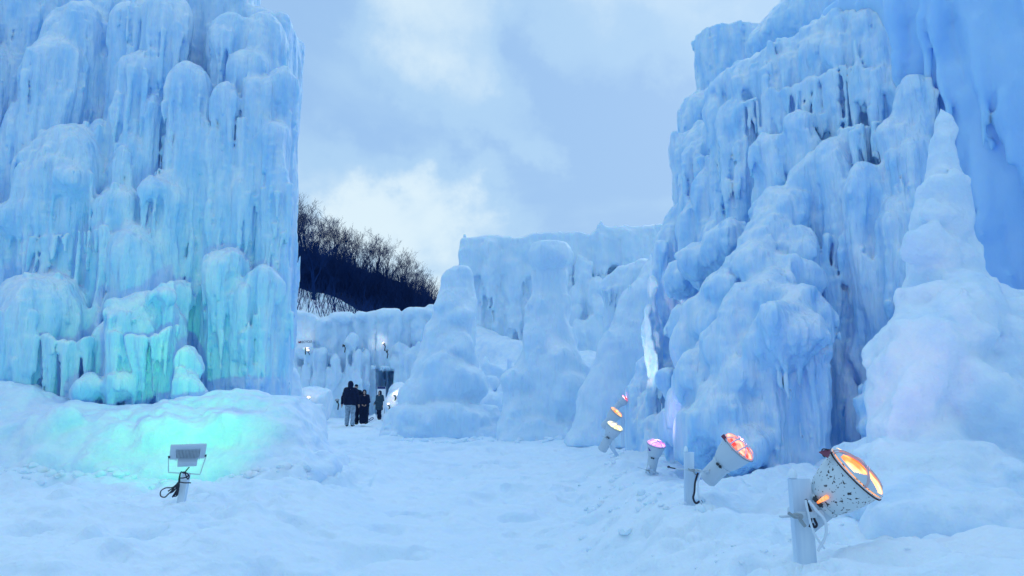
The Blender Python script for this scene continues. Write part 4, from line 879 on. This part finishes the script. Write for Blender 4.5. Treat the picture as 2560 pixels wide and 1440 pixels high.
m = MB(); m.box((.0, .06, -.3), (.02, .02, .3)); m.build('stake', M['steel_dark'], bd)
Cs = at(952, 1052, 38.0); Cs.z = -.02; sg = thing('info_sign', Cs, 'tall white notice with dark blue header standing behind the hooded child', 'sign')
m = MB(); m.box((0, 0, .85), (.215, .02, .74), None, .005); m.build('panel', M['board'], sg)
m = MB(); m.box((0, -.024, 1.53), (.205, .004, .055)); m.build('header', M['navy'], sg)
m = MB()
for sx in (-.17, .17): m.box((sx, .03, .8), (.018, .012, .8))
m.build('stand', M['steel_dark'], sg)
Cp = at(961, 1047, 35.6); Cp.z = -.04; pn = thing('marker_panel', Cp, 'narrow white upright marker panel in front of the hooded child', 'marker panel')
m = MB(); m.box((0, 0, .48), (.075, .02, .44), None, .01); m.build('panel', M['board'], pn)
m = MB(); m.box((.0, -.024, .48), (.012, .004, .40)); m.build('stripe', M['steel'], pn)
m = MB(); m.box((0, 0, .02), (.10, .10, .03), None, .01); m.build('foot', M['steel_dark'], pn)
Cw = at(931, 1056, 33.2); Cw.z = .02; lb = thing('leaning_board', Cw, 'low white board with a dark oval mark leaning in the snow by the doorway', 'sign', rot=(R(-35), R(-28), R(8)))
m = MB(); m.box((0, 0, .16), (.26, .015, .17), None, .01); m.build('panel', M['board'], lb)
m = MB(); m.tube([(.09 * math.cos(t) + .02, -.022, .16 + .055 * math.sin(t)) for t in np.linspace(0, 6.2832, 25)], .014, 6, cap=False); m.tube([(.05 * math.cos(t) - .12, -.022, .14 + .05 * math.sin(t)) for t in np.linspace(.8, 5.5, 16)], .012, 6); m.build('mark', M['navy'], lb)
m = MB(); P_ = [(782, 1026), (792, 1026), (801, 1027), (807, 1032), (810, 1038), (809, 1043)]
m.tube(smooth_path([at(x, y, 29.5) for x, y in P_], 5), .018, 6); o = m.build('hose', M['steel_dark']); tag(o, 'thin dark hose arching out of the snow left of the people', 'hose')
M['dark_chip'] = M['steel_dark']

# ------------------------------------------------------------------ people
M['skin'] = mat('skin', (.42, .27, .22), .55)
def cloth(name, c, sc=14): m_ = mat(name, c, .85, spec=.2); noise_col(m_, tuple(v * .8 for v in c), tuple(min(1, v * 1.2) for v in c), sc); return m_
def sub(lo, hi, f, name, h=.013, fold=.006, seed=2):
    I = Field(lo, hi, h, warp=fold, wcell=.12, seed=seed, pad=.05); f(I); return I.mesh(name)
def person(px, py, Y, hgt, yaw, label, jacket, trousers, hat, back=False, coat=.80, hood=True, arms=((.27, 1.14, .02), (.27, 1.14, .02)), wr=((.29, .88, .06), (.29, .88, .06)), stride=.08, gap=.10, girth=1.0, crown=None, skirt=False):
    B = at(px, py, Y); root = thing('person', B, label, 'person', rot=(0, 0, yaw)); q = hgt / 1.75; root.scale = (q, q, q)
    ft = [(-gap, stride, .05), (gap, -stride, .05)]; kn = [(-gap * .95, stride * .5 - .03, .48), (gap * .95, -stride * .5 - .03, .48)]; hp_ = [(-.09, 0, .92), (.09, 0, .92)]
    el_ = [(-arms[0][0], arms[0][2], arms[0][1]), (arms[1][0], arms[1][2], arms[1][1])]; wrp = [(-wr[0][0], -wr[0][2], wr[0][1]), (wr[1][0], -wr[1][2], wr[1][1])]; sh = [(-.18, 0, 1.42), (.18, 0, 1.42)]
    def body(I):
        I.rc((0, 0, .95), (0, 0, 1.38), .13, .15, .05); I.rc((0, 0, 1.4), (0, -.01, 1.54), .055, .05, .04)
        I.el((0, -.012, 1.64), (.074, .092, .11), .02); I.el((0, -.045, 1.585), (.05, .05, .05), .03); I.rc((0, -.10, 1.645), (0, -.115, 1.615), .010, .014, .015)
        for s_ in (-1, 1): I.el((s_ * .076, .0, 1.63), (.014, .022, .032), .01); I.el((s_ * .03, -.112, 1.66), (.014, .014, .010), 0, cut=True)
        I.rc((-.02, -.106, 1.575), (.02, -.106, 1.575), .006, .006, 0, cut=True)
        for i in range(2):
            I.rc(hp_[i], kn[i], .085, .055, .04); I.rc(kn[i], (ft[i][0], ft[i][1], .08), .052, .036, .02); I.rc((ft[i][0], ft[i][1] + .03, .05), (ft[i][0] * 1.1, ft[i][1] - .13, .035), .038, .03, .02)
            I.rc(sh[i], el_[i], .052, .040, .04); I.rc(el_[i], wrp[i], .040, .027, .02)
            w_ = Vector(wrp[i]); d = (w_ - Vector(el_[i])).normalized(); c_ = w_ + d * .045; I.rc(w_, c_ + d * .02, .028, .034, .015, flat=1)
            sd = Vector((0, 1, 0)).cross(d).normalized(); fw = sd.cross(d).normalized()
            for j in range(4):
                o_ = c_ + d * .03 + fw * (j - 1.5) * .019; ln = (.065, .078, .072, .055)[j]; kk = o_ + d * ln * .55; I.rc(o_, kk, .0095, .009, .004); I.rc(kk, kk + (d + sd * (.5 if i else -.5)).normalized() * ln * .5, .009, .0075, .003)
            t0 = w_ + d * .02 - fw * .03; t1 = t0 + (d * .6 - fw * .6).normalized() * .04; I.rc(t0, t1, .011, .010, .008); I.rc(t1, t1 + d * .03, .010, .008, .003)
    link_mesh('body', sub((-.55, -.4, -.02), (.55, .35, 1.8), body, 'body', h=.0085, fold=0), M['skin'], root)
    g2 = girth
    def jac(I):
        I.bx((0, .0, 1.16), (.10 * g2, .045, .20), .12, .05); I.rc((-.12, 0, 1.42), (.12, 0, 1.42), .095, .095, .08); I.bx((0, .0, (coat + 1.1) / 2), (.115 * g2, .05, (1.1 - coat) / 2), .105, .06); I.rc((0, .01, 1.46), (0, .0, 1.52), .085, .075, .05)
        for i in range(2): I.rc(sh[i], el_[i], .085, .068, .06); I.rc(el_[i], Vector(wrp[i]) * .94 + Vector(el_[i]) * .06, .066, .048, .03)
        I.bx((0, 0, coat - .22), (.6, .6, .17), .02, 0, cut=True)
    link_mesh('jacket', sub((-.6, -.4, .2), (.6, .4, 1.75), jac, 'jacket', fold=.016, seed=5), jacket, root)
    def tro(I):
        I.bx((0, 0, .93), (.09, .03, .05), .10, .05)
        for i in range(2): I.rc((hp_[i][0], 0, .90), kn[i], .118, .088, .03); I.rc(kn[i], (ft[i][0], ft[i][1] + .01, .10), .088, .080, .03)
        if skirt: I.bx((0, 0, .42), (.13, .06, .30), .10, .05)
    link_mesh('trousers', sub((-.4, -.35, 0), (.4, .35, 1.1), tro, 'trousers', fold=.02, seed=6), trousers, root)
    for i in range(2):
        def shoe(I): I.rc((ft[i][0], ft[i][1] + .04, .055), (ft[i][0] * 1.12, ft[i][1] - .15, .045), .058, .045, .02); I.bx((0, 0, -.09), (.6, .6, .08), .005, 0, cut=True)
        link_mesh('shoe', sub((-.35, -.4, -.03), (.35, .3, .2), shoe, 'shoe', fold=0), M['shoe'], root)
    def cap(I):
        if hood:
            I.el((0, .02, 1.65), (.108, .12, .135), .05); I.rc((0, .04, 1.50), (0, .03, 1.60), .11, .10, .05); I.el((0, -.11, 1.63), (.062, .10, .09), 0, cut=True)
        else: I.el((0, .005, 1.69), (.085, .10, .085), .03); I.bx((0, 0, 1.52), (.3, .3, .13), .01, 0, cut=True)
    link_mesh('hood' if hood else 'hat', sub((-.25, -.25, 1.3), (.25, .3, 1.9), cap, 'hood', fold=.01, seed=7), hat, root)
    return root
M['shoe'] = mat('dark_shoe', (.012, .012, .02), .6)
cl_black = cloth('black_cloth', (.006, .014, .045)); cl_navy = cloth('navy_cloth', (.006, .014, .045)); cl_grey = cloth('pale_grey_cloth', (.26, .34, .42)); cl_teal = cloth('slate_cloth', (.03, .065, .10))
person(874, 1066, 29.4, 1.74, 0 + R(180), 'man seen from behind in black hooded jacket and pale grey trousers', cl_black, cl_grey, cl_black, coat=.86, arms=((.30, 1.14, -.02), (.30, 1.14, -.02)), wr=((.33, .86, .02), (.33, .86, .02)), stride=.06, gap=.12, girth=1.25)
p2 = person(888, 1061, 30.6, 1.60, R(-8), 'person in dark clothes and dark cap half hidden behind the tallest man', cl_navy, cl_navy, cl_black, hood=False)
p3 = person(909, 1060, 30.4, 1.36, R(10), 'person in long black coat and hood facing the camera, hands together', cl_black, cl_black, cl_black, coat=.50, arms=((.26, 1.15, -.02), (.26, 1.15, -.02)), wr=((.10, 1.0, .17), (.10, .99, .19)), girth=1.3, skirt=True)
p4 = person(948, 1049, 36.6, 1.38, R(-25), 'child in slate hooded coat standing by the white notice at the doorway', cl_teal, cl_black, cl_black, coat=.62, arms=((.26, 1.15, .02), (.27, 1.14, .0)), wr=((.26, .98, .16), (.28, .9, .06)), girth=1.1)
bp = MB(); bp.box((0, 0, 0), (.13, .09, .20), None, .06); o = bp.build('backpack', cl_black); o.location = at(898, 1003, 30.62); tag(o, 'dark backpack beside the black coated person, left shoulder side', 'backpack')
